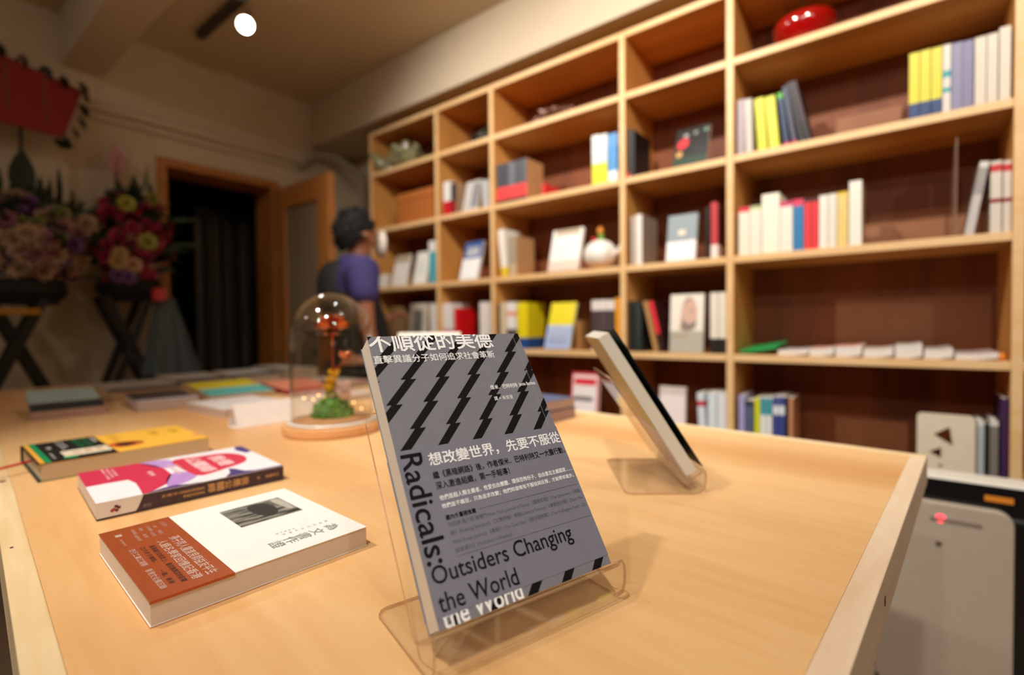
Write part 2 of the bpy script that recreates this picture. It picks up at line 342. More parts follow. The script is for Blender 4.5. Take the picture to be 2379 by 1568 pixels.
SB = [
(2,-1.872,0.050,0.171,'S','e8e4e0',[(0,'c81428'),(.42,'e8e4e0')],0,.13,'white book with red lower band, second shelf down, left of the tilted grey cover'),
(2,-1.816,0.033,0.156,'S','b59878',[(0,'8c1820'),(.42,'2a2624')],0,.13,'dark book with brown back cover and red band beside the white and red one'),
(2,-1.741,0.098,0.151,'F','c8c4c2',[(.5,1,.08,.92,'8a8a90')],14,.12,'grey patterned book tilted face-out under the green plant cell'),
(2,-1.604,0.033,0.131,'S','b8bcc0',[(0,'c0c2c4')],0,.12,'pale grey book standing against the post right of the grey tilted cover'),
(2,-1.515,0.034,0.186,'S','383a40',[(0,'2c2c32'),(.1,'ee4a48'),(.42,'4a4c54')],0,.13,'leftmost black and red spine of the five on the second shelf down'),
(2,-1.478,0.033,0.184,'S','383a40',[(0,'2c2c32'),(.1,'ee4a48'),(.42,'4a4c54')],0,.13,'second black and red spine of the five on the second shelf down'),
(2,-1.443,0.033,0.183,'S','383a40',[(0,'2c2c32'),(.1,'ee4a48'),(.42,'70747c')],0,.13,'middle black and red spine of the five on the second shelf down'),
(2,-1.408,0.032,0.183,'S','383a40',[(0,'2c2c32'),(.1,'ee4a48'),(.42,'54565e')],0,.13,'fourth black and red spine of the five on the second shelf down'),
(2,-1.373,0.031,0.184,'S','c89868',[(0,'2c2c32'),(.1,'ee4a48'),(.42,'5c5e66')],0,.13,'rightmost black and red spine of the five, its tan cover side showing'),
(2,-1.011,0.031,0.199,'S','e8eae4',[(0,'e6e22c'),(.42,'e6ece8')],0,.13,'white book with yellow foot, left one of the pair on the second shelf down'),
(2,-0.978,0.033,0.195,'S','e8eae4',[(0,'e6e22c'),(.42,'e2e8e4')],0,.13,'white book with yellow foot, right one of the pair on the second shelf down'),
(2,-0.939,0.039,0.188,'S','e8eef4',[(0,'f0f2f0'),(.22,'4f94d4'),(.75,'5a9ad8')],0,.13,'bright blue book with white foot beside the white and yellow pair'),
(2,-0.858,0.012,0.188,'S','1c1a1c',[(0,'e03a50'),(.1,'3a3838')],0,.15,'thin black book with pink foot against the post, second shelf down'),
(2,-0.845,0.017,0.181,'S','161416',[(0,'1a1818')],0,.15,'black book with its wide dark cover side showing, second shelf down'),
(2,-0.680,0.120,0.148,'F','161618',[(0,1,0,.22,'1c3a26'),(.55,.95,.28,.45,'202024')],20,.12,'black cover with red flower and green base tilted on the second shelf down'),
(2,-0.457,0.023,0.184,'S','a89aa0',[(0,'a89aa0')],0,.14,'mauve grey book leaning at the far left of the row beside the two lime books'),
(2,-0.430,0.020,0.180,'S','c8c0b8',[(0,'c8c0b8')],1,.14,'off-white book leaning just left of the lime books'),
(2,-0.392,0.027,0.173,'S','d8d83c',[(0,'d6d63c')],4,.14,'lime yellow book, left one of the leaning pair'),
(2,-0.358,0.028,0.169,'S','dede48',[(0,'dede48')],5,.14,'lime yellow book, right one of the leaning pair'),
(2,-0.316,0.015,0.172,'S','2c3c5c',[(0,'d02468'),(.06,'26385c'),(.9,'4fae3c')],7,.14,'navy book with green top and pink foot leaning right of the lime books'),
(2,-0.292,0.012,0.188,'S','4c4858',[(0,'c82860'),(.06,'4a5064')],9,.14,'slate book with pink foot leaning among the dark ones'),
(2,-0.271,0.011,0.197,'S','201c20',[(0,'2a282e')],11,.14,'black glossy book leaning second from the right end of the dark row'),
(2,-0.256,0.014,0.197,'S','141214',[(0,'1a181a'),(.3,'3a2a30')],12,.14,'black glossy book leaning at the right end of the dark row'),
(2,-0.003,0.022,0.184,'S','d6cc30',[(0,'1c3c70'),(.24,'d8ce34')],0,.15,'leftmost yellow and navy spine of three on the upper right shelf'),
(2,0.021,0.022,0.184,'S','d6cc30',[(0,'1c3c70'),(.24,'d8ce34')],0,.15,'middle yellow and navy spine of three on the upper right shelf'),
(2,0.045,0.022,0.183,'S','d6cc30',[(0,'1c3c70'),(.24,'d8ce34')],0,.15,'rightmost yellow and navy spine of three on the upper right shelf'),
(2,0.069,0.016,0.183,'S','dcd8d0',[(0,'d8d0c8'),(.3,'2a9aa0'),(.37,'d8d0c8'),(.52,'2a9aa0'),(.62,'d8d0c8')],0,.14,'white spine with teal patches right of the yellow and navy books'),
(2,0.087,0.021,0.181,'S','8482a0',[(0,'8482a0')],0,.15,'lavender grey book, left one of the pair on the upper right shelf'),
(2,0.109,0.021,0.179,'S','8482a0',[(0,'7c7a9a')],0,.15,'lavender grey book, right one of the pair on the upper right shelf'),
(2,0.133,0.022,0.180,'S','d6ccbc',[(0,'d6ccbc')],0,.15,'cream book, leftmost of three at the right end of the upper shelf'),
(2,0.157,0.020,0.180,'S','d8cebe',[(0,'d8cebe')],0,.15,'cream book, middle of three at the right end of the upper shelf'),
(2,0.180,0.021,0.189,'S','d8cebe',[(0,'dad0c0')],0,.16,'cream book, tallest at the right end of the upper shelf'),
(3,-2.446,0.100,0.076,'F','f0ece4',[],10,.05,'small white card standing behind the person on the middle shelf'),
(3,-2.308,0.127,0.175,'F','f2ece6',[(0,1,.75,1,'b8a890')],14,.12,'white book tilted face-out nearest the person, middle shelf'),
(3,-2.123,0.104,0.177,'F','f4f2ea',[(.2,.8,.3,.7,'e4e8e0')],14,.12,'white book tilted face-out beside the teal spine, middle shelf'),
(3,-1.986,0.043,0.221,'S','f4f0ec',[(0,'4fb0c0'),(.75,'f2eee8')],0,.12,'teal spine with white top at the left post, middle shelf'),
(3,-1.768,0.119,0.192,'F','f2f4f6',[(0,1,.55,1,'3c5c9c'),(.15,.85,.62,.86,'d0d4de')],16,.13,'white book with blue top tilted in the narrow middle shelf cell'),
(3,-1.491,0.036,0.219,'S','f0ece2',[(0,'e8cc30'),(.2,'f0ece2')],6,.14,'white leaning book with yellow foot beside the tan cover, middle shelf'),
(3,-1.445,0.040,0.184,'S','c89c6c',[(0,'c8b090'),(.3,'a89880')],0,.14,'tan book with grey spine and wide tan side, middle shelf'),
(3,-1.234,0.151,0.184,'F','f2eee8',[(0,1,0,.25,'e0ccbc'),(.1,.9,.86,1,'b8a890')],16,.13,'cream book tilted face-out left of the white gourd teapot'),
(3,-0.844,0.018,0.189,'S','b0a294',[(0,'b8aa9c')],0,.14,'grey brown book against the post, middle shelf beside the teapot'),
(3,-0.823,0.024,0.192,'S','a89888',[(0,'ece8e0')],0,.15,'white spine with wide grey brown cover side, middle shelf'),
(3,-0.706,0.107,0.171,'F','8c9aa2',[(0,1,0,.42,'f6f2f2'),(.38,.62,.55,.66,'f0e0c8')],10,.14,'slate cover with white lower half tilted in the middle shelf'),
(3,-0.544,0.023,0.194,'S','6a1c22',[(0,'f0e4dc'),(.24,'c03c44')],0,.15,'red book with white foot at the post, middle shelf'),
(3,-0.453,0.034,0.161,'S','ece6d4',[(0,'ece6d4'),(.9,'e03048')],0,.13,'cream book with red top, first on the middle right shelf'),
(3,-0.417,0.033,0.161,'S','ece6d4',[(0,'ece8d8'),(.93,'b4c48c')],0,.13,'cream book with pale green top, second on the middle right shelf'),
(3,-0.381,0.051,0.193,'S','f4f0dc',[(0,'f4f0dc')],0,.13,'taller thick cream book with plain top, third on the middle right shelf'),
(3,-0.328,0.036,0.161,'S','e8e6da',[(0,'eeeade'),(.9,'c83c6c')],0,.13,'cream book with magenta top left of the blue spine'),
(3,-0.290,0.029,0.162,'S','2c78b0',[(0,'2f7cb4'),(.87,'e04060')],0,.13,'blue spine with pink top on the middle right shelf'),
(3,-0.259,0.018,0.159,'S','e0343c',[(0,'e63a40'),(.93,'4a2428')],0,.13,'red book with dark top, left one of the pair beside the blue spine'),
(3,-0.239,0.017,0.159,'S','e0343c',[(0,'e2343c'),(.93,'4a2428')],0,.13,'red book with dark top, right one of the pair beside the blue spine'),
(3,-0.219,0.022,0.163,'S','eeeadf',[(0,'eeeadf')],0,.13,'white book just right of the red pair'),
(3,-0.195,0.021,0.164,'S','e8e2d6',[(0,'e8e2d6')],0,.13,'off-white book just left of the mustard spine'),
(3,-0.172,0.027,0.165,'S','e6cc7c',[(0,'e6cc7c'),(.96,'e8c030')],0,.13,'pale mustard spine on the middle right shelf'),
(3,-0.142,0.031,0.192,'S','b8ac90',[(0,'f0ece0')],0,.13,'tallest white book closing the row on the middle right shelf'),
(3,0.116,0.018,0.189,'S','b0aca8',[(0,'c4c0be'),(.55,'a09a98'),(.92,'dcd8d4')],-9,.14,'grey book leaning right at the right end of the middle shelf'),
(3,0.166,0.021,0.187,'S','dcd4c8',[(0,'d8d0c4'),(.42,'8c1c30'),(.48,'d8d0c4'),(.85,'c83030'),(.95,'d8d0c4')],0,.15,'white spine with red mark, left one of the pair at the right post'),
(3,0.190,0.015,0.184,'S','dcd4c8',[(0,'d8d0c4'),(.42,'8c1c30'),(.48,'d8d0c4'),(.85,'c83030'),(.95,'d8d0c4')],0,.15,'white spine with red mark, right one of the pair at the right post'),
(4,-2.324,0.038,0.222,'S','a8845c',[(0,'a8845c')],0,.13,'tan book behind the person on the fourth shelf'),
(4,-2.167,0.133,0.230,'F','d0c4b4',[(.25,.8,.25,.85,'7c7c74')],6,.13,'beige cover with grey oval picture on the fourth shelf'),
(4,-1.986,0.046,0.227,'S','ece4da',[(0,'ece4da')],0,.13,'white book at the left post of the fourth shelf'),
(4,-1.891,0.025,0.224,'S','f0ece8',[(0,'3a3030'),(.25,'d08090'),(.4,'f0ece8')],0,.13,'white and pink spine, left one of the pair beside the red box book'),
(4,-1.860,0.037,0.223,'S','f0ece8',[(0,'3a3030'),(.25,'d08090'),(.4,'f0ece8')],0,.13,'white and pink spine, right one of the pair beside the red box book'),
(4,-1.804,0.033,0.197,'S','d80c18',[(0,'d80c18')],0,.12,'bright red book with its red side showing on the fourth shelf'),
(4,-1.632,0.031,0.221,'S','eee8e0',[(0,'eee8e0')],0,.13,'white book, left one of the pair right of the red book'),
(4,-1.598,0.030,0.220,'S','eee8e0',[(0,'e4ded6')],0,.13,'white book, right one of the pair against the post'),
(4,-1.520,0.012,0.209,'S','241c1a',[(0,'241c1a')],0,.13,'thin black book at the left of the fourth shelf middle cell'),
(4,-1.504,0.034,0.214,'S','d8c4a4',[(0,'e08c6c'),(.1,'d8c4a4')],0,.13,'beige book between the thin black one and the white one'),
(4,-1.465,0.053,0.214,'S','ece8e4',[(0,'ece8e4'),(.28,'4a4444'),(.42,'ece8e4'),(.7,'e8a080'),(.8,'ece8e4')],0,.13,'white book with dark patch left of the thick yellow and navy book'),
(4,-1.402,0.056,0.210,'S','e6d414',[(0,'1c4c90'),(.24,'ead814')],0,.14,'thick yellow book with navy lower band on the fourth shelf'),
(4,-1.256,0.128,0.201,'F','e8d818',[(0,1,0,.5,'a8bce8'),(.1,.9,.08,.45,'ccd8f4')],18,.13,'yellow and pale blue book tilted face-out on the fourth shelf'),
(4,-1.094,0.029,0.124,'S','9c6c3c',[(0,'9c6c3c')],0,.12,'tan cardboard box file behind the tilted yellow book'),
(4,-1.018,0.034,0.205,'S','e4dcd8',[(0,'dccccc'),(.2,'4a3c40'),(.8,'e8e0dc')],0,.13,'black and white spine, leftmost of three on the fourth shelf'),
(4,-0.983,0.033,0.205,'S','e4dcd8',[(0,'dccccc'),(.2,'54444a'),(.8,'e8e0dc')],0,.13,'black and white spine, middle of three on the fourth shelf'),
(4,-0.948,0.032,0.204,'S','e4dcd8',[(0,'dccccc'),(.2,'4a3c40'),(.8,'e8e0dc')],0,.13,'black and white spine, rightmost of three on the fourth shelf'),
(4,-0.912,0.026,0.211,'S','eca020',[(0,'4c9a44'),(.06,'eca020')],0,.13,'orange book against the post on the fourth shelf'),
(4,-0.855,0.023,0.195,'S','161a18',[(0,'1a201e')],0,.14,'black book with the plain spine against the post, fourth shelf'),
(4,-0.828,0.025,0.191,'S','1c2020',[(0,'20302c'),(.3,'2c3634')],0,.14,'black green book second from the post, fourth shelf'),
(4,-0.752,0.017,0.191,'S','b48c58',[(0,'b88c58')],13,.14,'tan thin book leaning left against the black green one'),
(4,-0.729,0.017,0.190,'S','3c1418',[(0,'2c1416'),(.35,'e42c3c')],13,.14,'red spined book leaning left beside the portrait cover'),
(4,-0.694,0.120,0.212,'F','f2ece0',[(0,1,0,.37,'b8b4a8'),(.1,.55,.26,.3,'c4b070')],5,.14,'white cover with a bearded face portrait above a grey band'),
(4,-0.547,0.026,0.213,'S','ece4d4',[(0,'1c1c1a'),(.25,'ece6d8')],0,.14,'white spine with black foot, left one of the pair beside the portrait cover'),
(4,-0.518,0.027,0.213,'S','ece4d4',[(0,'1c1c1a'),(.25,'ece6d8')],0,.14,'white spine with black foot, right one of the pair beside the portrait cover'),
(5,-1.127,0.128,0.236,'F','f6eeee',[(.1,.9,.78,.9,'e43040'),(.1,.8,.5,.58,'7a7070'),(0,.05,0,1,'e42434'),(.95,1,0,1,'e42434'),(0,1,.96,1,'e42434')],6,.12,'white and red cover standing behind the table edge on the lowest visible shelf'),
(5,-0.737,0.098,0.203,'F','f4e8e6',[(0,1,.86,1,'d8ccc4')],4,.13,'pinkish white cover behind the tilted dark book on the lowest visible shelf'),
(5,-0.584,0.024,0.190,'S','dce4ec',[(0,'dce4ec'),(.75,'c82c38'),(.85,'dce4ec')],3,.13,'pale blue white book with a red patch on the lowest visible shelf'),
(5,-0.555,0.028,0.195,'S','dce4ec',[(0,'dce8ee')],0,.13,'pale blue white book, middle of three left of the post'),
(5,-0.523,0.030,0.196,'S','dce4ec',[(0,'e4e8ee')],0,.13,'pale blue white book against the post on the lowest visible shelf'),
(5,-0.453,0.018,0.193,'S','a8a4d4',[(0,'a8a4d4')],0,.13,'lavender book first right of the post on the lowest visible shelf'),
(5,-0.433,0.026,0.176,'S','54607c',[(0,'54607c'),(.9,'2c2c3c')],0,.13,'slate blue thick book with dark top beside the lavender one'),
(5,-0.403,0.016,0.187,'S','d8dc20',[(0,'d8dc20')],0,.13,'acid yellow spine on the lowest visible shelf'),
(5,-0.385,0.016,0.189,'S','f0f2f0',[(0,'f0f2f0'),(.7,'3c9cac')],0,.13,'white book with teal top, left one of the pair'),
(5,-0.366,0.015,0.190,'S','f0f2f0',[(0,'f0f2f0'),(.7,'3c9cac')],0,.13,'white book with teal top, right one of the pair'),
(5,-0.347,0.015,0.196,'S','e8ecf4',[(0,'e8ecf4'),(.3,'3c4c94'),(.7,'e8ecf4'),(.85,'3c4c94')],0,.13,'white and royal blue book, left one of the pair'),
(5,-0.329,0.015,0.197,'S','e8ecf4',[(0,'e8ecf4'),(.3,'3c4c94'),(.7,'e8ecf4'),(.85,'3c4c94')],0,.13,'white and royal blue book, right one of the pair'),
(5,-0.312,0.009,0.196,'S','201c20',[(0,'242028')],0,.13,'thin black book beside the brown covered one, lowest visible shelf'),
(5,-0.301,0.011,0.194,'S','b07c5c',[(0,'c88c68')],0,.13,'pinkish brown book closing the row on the lowest visible shelf'),
(5,0.146,0.013,0.168,'S','a8b0b8',[(0,'b0b8bc'),(.93,'dcdcd8')],0,.14,'pale grey binder book right of the white board with triangle holes'),
(5,0.163,0.006,0.164,'S','142420',[(0,'142420')],0,.14,'thin dark green book between the two grey ones'),
(5,0.170,0.016,0.173,'S','7c7870',[(0,'7c7870'),(.92,'dcdcd8')],0,.14,'mid grey book left of the tall purple one'),
(5,0.191,0.014,0.234,'S','3c1c48',[(0,'401e4c')],0,.16,'tall dark purple book against the right post'),
]
for row, x, w_, hgt, kind, *a in SB:
    z = RZ[row]+T+.0006
    if kind == 'S':
        side, bands, tilt, dep, label = a
        shelf_book(x, w_, hgt/ (math.cos(math.radians(abs(tilt)))), z + (0 if tilt <= 0 else 0), side, bands, tilt, dep, label)
    else:
        col, feats, tilt, dep, label = a
        t, L = face_book(x, w_, hgt, z+.014*math.sin(math.radians(tilt)), col, feats, tilt, dep, label)
        if 'portrait' in label or 'bearded' in label:   # printed portrait: head, cap of short hair, beard
            d = [((.30, .42), (.33, .62), (.36, .80), (.48, .93), (.62, .96), (.76, .88), (.82, .72), (.82, .55), (.74, .42), (.62, .37), (.42, .37))]
            q = lambda P, hc, k: link('cover_print', (lambda me: (me.transform(Matrix.Rotation(math.radians(90), 4, 'X')), me)[1])(flat([blob([(px*w_, pz*L) for px, pz in P])], .0008+.0002*k, mat(hc, .5))), t)
            q(d[0], 'd8b4a4', 0); q([(.38, .6), (.36, .48), (.46, .39), (.66, .375), (.8, .44), (.8, .56), (.7, .5), (.58, .48), (.46, .52)], '8c8078', 1)
            q([(.36, .76), (.42, .9), (.56, .96), (.7, .93), (.6, .9), (.46, .84)], 'b89c90', 2); q([(.6, .7), (.72, .7), (.72, .73), (.6, .73)], '9c8880', 3)
            q([(.28, .38), (.34, .5), (.44, .42), (.6, .37)], 'd0a89a', 0)
        if 'red flower' in label:
            q = lambda P, hc: link('cover_print', (lambda me: (me.transform(Matrix.Rotation(math.radians(90), 4, 'X')), me)[1])(flat([blob([(px*w_, pz*L) for px, pz in P])], .0009, mat(hc, .5))), t)
            q([(.05, .5), (.1, .68), (.3, .75), (.42, .66), (.38, .5), (.2, .44)], 'e02c34'); q([(.05, .26), (.08, .38), (.22, .4), (.28, .3), (.18, .22)], 'c89c54')
            q([(.2, .78), (.28, .86), (.4, .82), (.34, .74)], 'a8a8a8'); q([(.5, .82), (.58, .9), (.68, .84), (.6, .78)], '8c9088'); q([(.8, .85), (.9, .94), (.98, .86), (.9, .8)], '70907c')

# magazines and booklets lying on the fourth board of the right bay
FLT = [(-.455, .19, .003, '22b45c', .02, 'bright green booklet lying flat at the left of the magazine row', 0.10),
 (-.335, .17, .006, 'd8d4d2', .012, 'white booklet half covering the green one', -.10),
 (-.245, .15, .009, 'eeb49c', .0, 'white and salmon booklet third in the flat row', -.12),
 (-.175, .15, .012, 'ecaa90', .0, 'salmon edged booklet fourth in the flat row', -.12),
 (-.105, .15, .009, 'e8dcd0', .0, 'cream booklet in the middle of the flat row', -.08),
 (-.03, .13, .014, 'dcd8cc', .0, 'pale magazine with speckled cover in the flat row', -.06),
 (.035, .11, .010, 'c8c0b8', .0, 'grey magazine lying near the right end of the flat row', -.05),
 (.10, .085, .006, 'c8b8b4', .0, 'thin pinkish leaflet at the right end of the flat row', -.03)]
zz = RZ[4]+T+.0004
for k, (x, w_, th, col, dy, label, rz) in enumerate(FLT):
    th *= 2.5; w_ = (FLT[k+1][0]-x-.005) if k < len(FLT)-1 else w_; rz = 0; dy = max(dy, .002)
    y0 = 1.815+dy; lift = .0008*k
    t = thing('magazine', label, 'magazine', (x, y0, zz+.0004+(.004 if k == 0 else 0)), (.06 if k == 0 else 0, -.10 if k == 0 else 0, rz))
    # the right edge of each lies on its neighbour: a slightly sagging sheet stack
    n = 6; vs = []; fs = []
    for i in range(n+1):
        xx = w_*i/n; zl = .006*max(0, (i/n-.45))**1.2*2
        for yy in (0, .2):
            vs += [(xx, yy, zl), (xx, yy, zl+th)]
    for i in range(n):
        a = 4*i; b = a+4; fs += [(a+1, b+1, b+3, a+3), (a, a+2, b+2, b), (a, b, b+1, a+1), (a+2, a+3, b+3, b+2)]
    fs += [(0, 1, 3, 2), (4*n, 4*n+2, 4*n+3, 4*n+1)]
    link('pages', mesh(vs, fs, mat('22a858' if k == 0 else 'e8e4de', .6)), t)
    vs2 = [(x_, y_, z_+(.0006 if (j % 2) else th)) for j, (x_, y_, z_) in enumerate(vs)]
    vs2 = [(v[0]+(.0 if True else 0), v[1], v[2]) for v in vs2]
    link('cover', mesh([(a_[0], a_[1], a_[2]+th if i_ % 2 == 0 else a_[2]+.0008) for i_, a_ in enumerate(vs)], fs, mat(col, .35)), t)
tag(MB().lathe([(0, 0), (.006, 0), (.006, .012), (.003, .02), (0, .022)], 12).build('peg', mat('f0902c'), smooth=True), 'small orange peg at the right post beside the flat magazines', 'peg').location = (.192, 1.82, zz)
# ---------------------------------------------------------------- other things on the shelves
Z1, Z2, Z3, Z4, Z5 = [RZ[k]+T+.0006 for k in (1, 2, 3, 4, 5)]
def leaf_mesh(L, w_, m, bend=.3, n=5):
    vs = []; fs = []
    for k in range(n+1):
        t = k/n; ww = w_*math.sin(math.pi*min(1, t*.92+.06))*.5; z = L*t*(1-bend*t*.4); y = bend*L*t*t
        vs += [(-ww, y, z), (0, y+ww*.3, z-.0), (ww, y, z)]
    for k in range(n):
        a = 3*k; fs += [(a, a+1, a+4, a+3), (a+1, a+2, a+5, a+4)]
    return mesh(vs, fs, m, smooth=True)
def put(me, name, parent, loc, rot, s=1):
    o = link(name, me, parent); o.location = loc; o.rotation_euler = rot; o.scale = (s, s, s); return o
# red bowl with a grassy plant
t = thing('potted_plant', 'grassy green plant in a glossy red bowl on the top right shelf', 'plant', (-.275, 1.91, Z1))
MB().lathe([(0, 0), (.05, 0), (.07, .02), (.088, .055), (.092, .08), (.086, .092), (.08, .09), (.083, .07), (.06, .03), (0, .03)], 36).build('bowl', mat('960808', .12, 0, 0, .5, .6), t, smooth=True).scale = (1, 1, 1.05)
MB().lathe([(0, .080), (.08, .075)], 24).build('soil', mat('2a1c12'), t)
lm = [leaf_mesh(.17, .006, mat('2f4424', .5), .7), leaf_mesh(.14, .006, mat('46582c', .5), .9)]
for k in range(130):
    a = random.random()*6.28; put(lm[k % 2], 'leaf', t, (math.cos(a)*.05*random.random(), math.sin(a)*.05*random.random(), .078), (random.uniform(-1.35, .0), random.uniform(-.3, .3), a), random.uniform(.4, .66))
# leafy green cluster, second bay
t = thing('potted_plant', 'dull green and white leafy plant in a dark bowl on the top shelf', 'plant', (-1.64, 1.90, Z1))
MB().lathe([(0, 0), (.07, 0), (.085, .02), (.09, .035), (.08, .035), (0, .02)], 24).build('bowl', mat('241c18', .4), t, smooth=True)
lm = [leaf_mesh(.07, .035, mat('5c6a50', .5), .5), leaf_mesh(.06, .03, mat('9cA88c'.lower(), .5), .5)]
for k in range(60):
    a = random.random()*6.28; put(lm[k % 2], 'leaf', t, (math.cos(a)*.05, math.sin(a)*.05, .02), (random.uniform(-1.2, -.2), random.uniform(-.4, .4), a), random.uniform(.7, 1.2))
# dried flower spray lying down
t = thing('dried_flowers', 'spray of dusty pink dried flowers lying on the top shelf', 'flowers', (-1.38, 1.87, Z1))
lm = [leaf_mesh(.03, .016, mat('8c6a5c', .7), .5), leaf_mesh(.025, .014, mat('b08c80', .7), .5)]
MB().tube([(.0, 0, .012), (.1, .01, .018), (.3, .02, .02)], .004, 6).build('stem', mat('7c5a38'), t)
for k in range(80):
    a = random.random()*6.28; x_ = random.random(); put(lm[k % 2], 'petal', t, (.04+.22*x_, random.uniform(-.03, .03), .012+random.random()*.045*(1-abs(x_-.5))), (random.uniform(-1.5, .4), random.uniform(-1, 1), a), random.uniform(.8, 1.4))
# glass ornament
t = thing('glass_ornament', 'pale green glass ornament with clear crystal balls on the top left shelf', 'ornament', (-2.36, 1.87, Z1))
MB().lathe([(0, 0), (.035, 0), (.04, .03), (.03, .07), (.015, .1), (.02, .115), (0, .118)], 20).build('vase', mat('8c8c68', .08, 0, 0, .8, .8), t, smooth=True)
for k, (x_, r_) in enumerate(((.07, .022), (.12, .026), (.17, .018))):
    MB().lathe([(r_*math.sin(math.pi*i/10), r_-r_*math.cos(math.pi*i/10)) for i in range(11)], 20, (x_, 0, 0)).build('crystal_ball', mat('c4c0a8', .03, 0, 0, 1, 1), t, smooth=True)
for k in range(22):
    a = random.random()*6.28; put(leaf_mesh(.03, .008, mat('84885c', .4), .6, 3) if k == 0 else bpy.data.meshes[lfm], 'leaf', t, (random.uniform(-.03, .2), random.uniform(-.02, .02), .03), (random.uniform(-1.0, .3), random.uniform(-1, 1), a))
    if k == 0: lfm = t.children[-1].data.name
# kraft box with lid
t = thing('storage_box', 'orange brown cardboard box with a lid on the second shelf, leftmost cell', 'box', (-2.27, 1.84, Z2))
MB().box(0, .30, 0, .2, 0, .135).build('box_body', mat('b4682c', .6), t, bevel=.002)
MB().box(-.004, .304, -.004, .204, .135, .178).build('lid', mat('b86c30', .6), t, bevel=.003)
# small red booklet behind the five spines
tag(MB().box(0, .012, 0, .12, 0, .062).build('booklet', mat('e03430', .5)), 'small red booklet just right of the tan cover side on the second shelf', 'booklet').location = (-1.275, 1.84, Z2)
# white gourd teapot
t = thing('gourd_teapot', 'round white ceramic gourd teapot with a green and orange knob on the middle shelf', 'teapot', (-1.005, 1.87, Z3))
R0 = .068; vs = []; fs = []; n = 40; mm_ = 14
for i in range(mm_+1):
    ph = math.pi*i/mm_; 
    for j in range(n):
        th = 2*math.pi*j/n; r = R0*math.sin(ph)*(1+.035*math.cos(8*th)); vs.append((r*math.cos(th), r*math.sin(th), .062-.062*math.cos(ph)-(.006 if i == mm_ else 0)))
for i in range(mm_):
    for j in range(n): fs.append((i*n+j, i*n+(j+1) % n, (i+1)*n+(j+1) % n, (i+1)*n+j))
link('pot_body', mesh(vs, fs, mat('f6f2ea', .3), smooth=True), t)
MB().tube([(0, 0, .115), (.004, 0, .135), (.0, .0, .15)], [.016, .013, .009], 10).build('knob', mat('6c9a34', .4), t, smooth=True)
MB().lathe([(0, .148), (.013, .152), (.015, .162), (.008, .175), (0, .178)], 14).build('knob_tip', mat('e89430', .4), t, smooth=True)
MB().lathe([(0, .12), (.012, .124), (.01, .136), (0, .138)], 12, (-.03, 0, 0)).build('berry', mat('d02c24', .4), t, smooth=True)
MB().tube([(.05, 0, .05), (.085, 0, .07), (.1, 0, .1)], [.016, .012, .009], 10).build('spout', mat('f6f2ea', .3), t, smooth=True)
tag(MB().box(0, .01, 0, .13, 0, .215).build('book', mat('f2eee8', .5)), 'white book leaning against the post right of the gourd teapot', 'book').location = (-.925, 1.90, Z3)
# clear acrylic divider
tag(MB().box(0, .003, 0, .15, 0, .27).build('acrylic_divider', ACRE), 'clear upright acrylic divider left of the leaning grey book', 'divider').location = (.098, 1.83, Z3)
# dark slanted book behind the slate cover
tag(MB().box(0, .012, 0, .13, 0, .19).build('book', mat('1c1816', .5)), 'narrow black book just right of the slate cover on the middle shelf', 'book').location = (-.575, 1.86, Z3)

# white board with triangular holes
def board():
    outer = rrect(0, .122, 0, .180, .012, 6)
    tris = [[(.036, .122), (.077, .094), (.070, .146)], [(.027, .073), (.053, .056), (.052, .088)], [(.044, .041), (.058, .041), (.051, .028)]]
    bm = bmesh.new(); bm2 = []
    cu = bpy.data.curves.new('c', 'CURVE'); cu.dimensions = '2D'; cu.fill_mode = 'BOTH'; cu.extrude = .004
    for P in [outer]+tris:
        s = cu.splines.new('POLY'); s.points.add(len(P)-1)
        for q, (x_, y_) in zip(s.points, P): q.co = (x_, y_, 0, 1)
        s.use_cyclic_u = True
    o = bpy.data.objects.new('c', cu); C.objects.link(o); bpy.context.view_layer.update()
    me = bpy.data.meshes.new_from_object(o.evaluated_get(bpy.context.evaluated_depsgraph_get())); bpy.data.objects.remove(o); bpy.data.curves.remove(cu)
    me.materials.clear(); me.materials.append(mat('e4d8c0', .5)); me.transform(Matrix.Rotation(math.radians(90), 4, 'X')); return me
b = tag(link('display_board', board()), 'cream board with rounded corners and three triangular holes by the right post', 'board')
b.location = (.020, 1.818, Z5); b.rotation_euler = (-.03, 0, 0)

# air purifier right of the table
t = thing('air_purifier', 'white air purifier with black vent band and a red light, right of the table', 'air purifier', (-.06, 1.45, FL))
MB().box(.0, .30, .02, .30, .14, .60).build('housing', mat('0c0d10', .35), t, bevel=.01)
MB().box(.07, .40, .024, .10, .60, .665).build('rear_cover', mat('e4e0d6', .5), t, bevel=.006)
for k in range(5):
    MB().box(.06+.07*k, .0605+.07*k+.001, .0228, .0243, .60, .66).build('seam', mat('8c887c', .6), t)
P = MB().prism(rrect(0.0, .235, .17, .612, .028, 6), -.02, 0); o = P.build('front_panel', mat('b8ab9a', .5), t, bevel=.003); xf(o, Matrix.Rotation(math.radians(90), 4, 'X')); o.location = (0, 0, 0)
MB().prism(rrect(.0, .29, .598, .66, .003, 2), -.003, 0).build('vent_band', mat('101216', .15, 0, 0, .6), t).matrix_local = Matrix.Translation((.0, .022, 0)) @ Matrix.Translation((0, 0, .0)) @ Matrix.Rotation(math.radians(90), 4, 'X')
MB().box(.19, .235, .0165, .019, .628, .640).build('orange_label', mat('e08a28', .5), t)
MB().box(.10, .185, -.0015, .001, .572, .580).build('indicator_bar', mat('8c7c74', .4), t)
MB().lathe([(0, 0), (.009, 0), (.009, .002), (0, .002)], 16).build('indicator_light', mat('ff3c50', .4, 0, 3.0), t).matrix_local = Matrix.Translation((.118, .001, .578)) @ Matrix.Rotation(math.radians(90), 4, 'X')
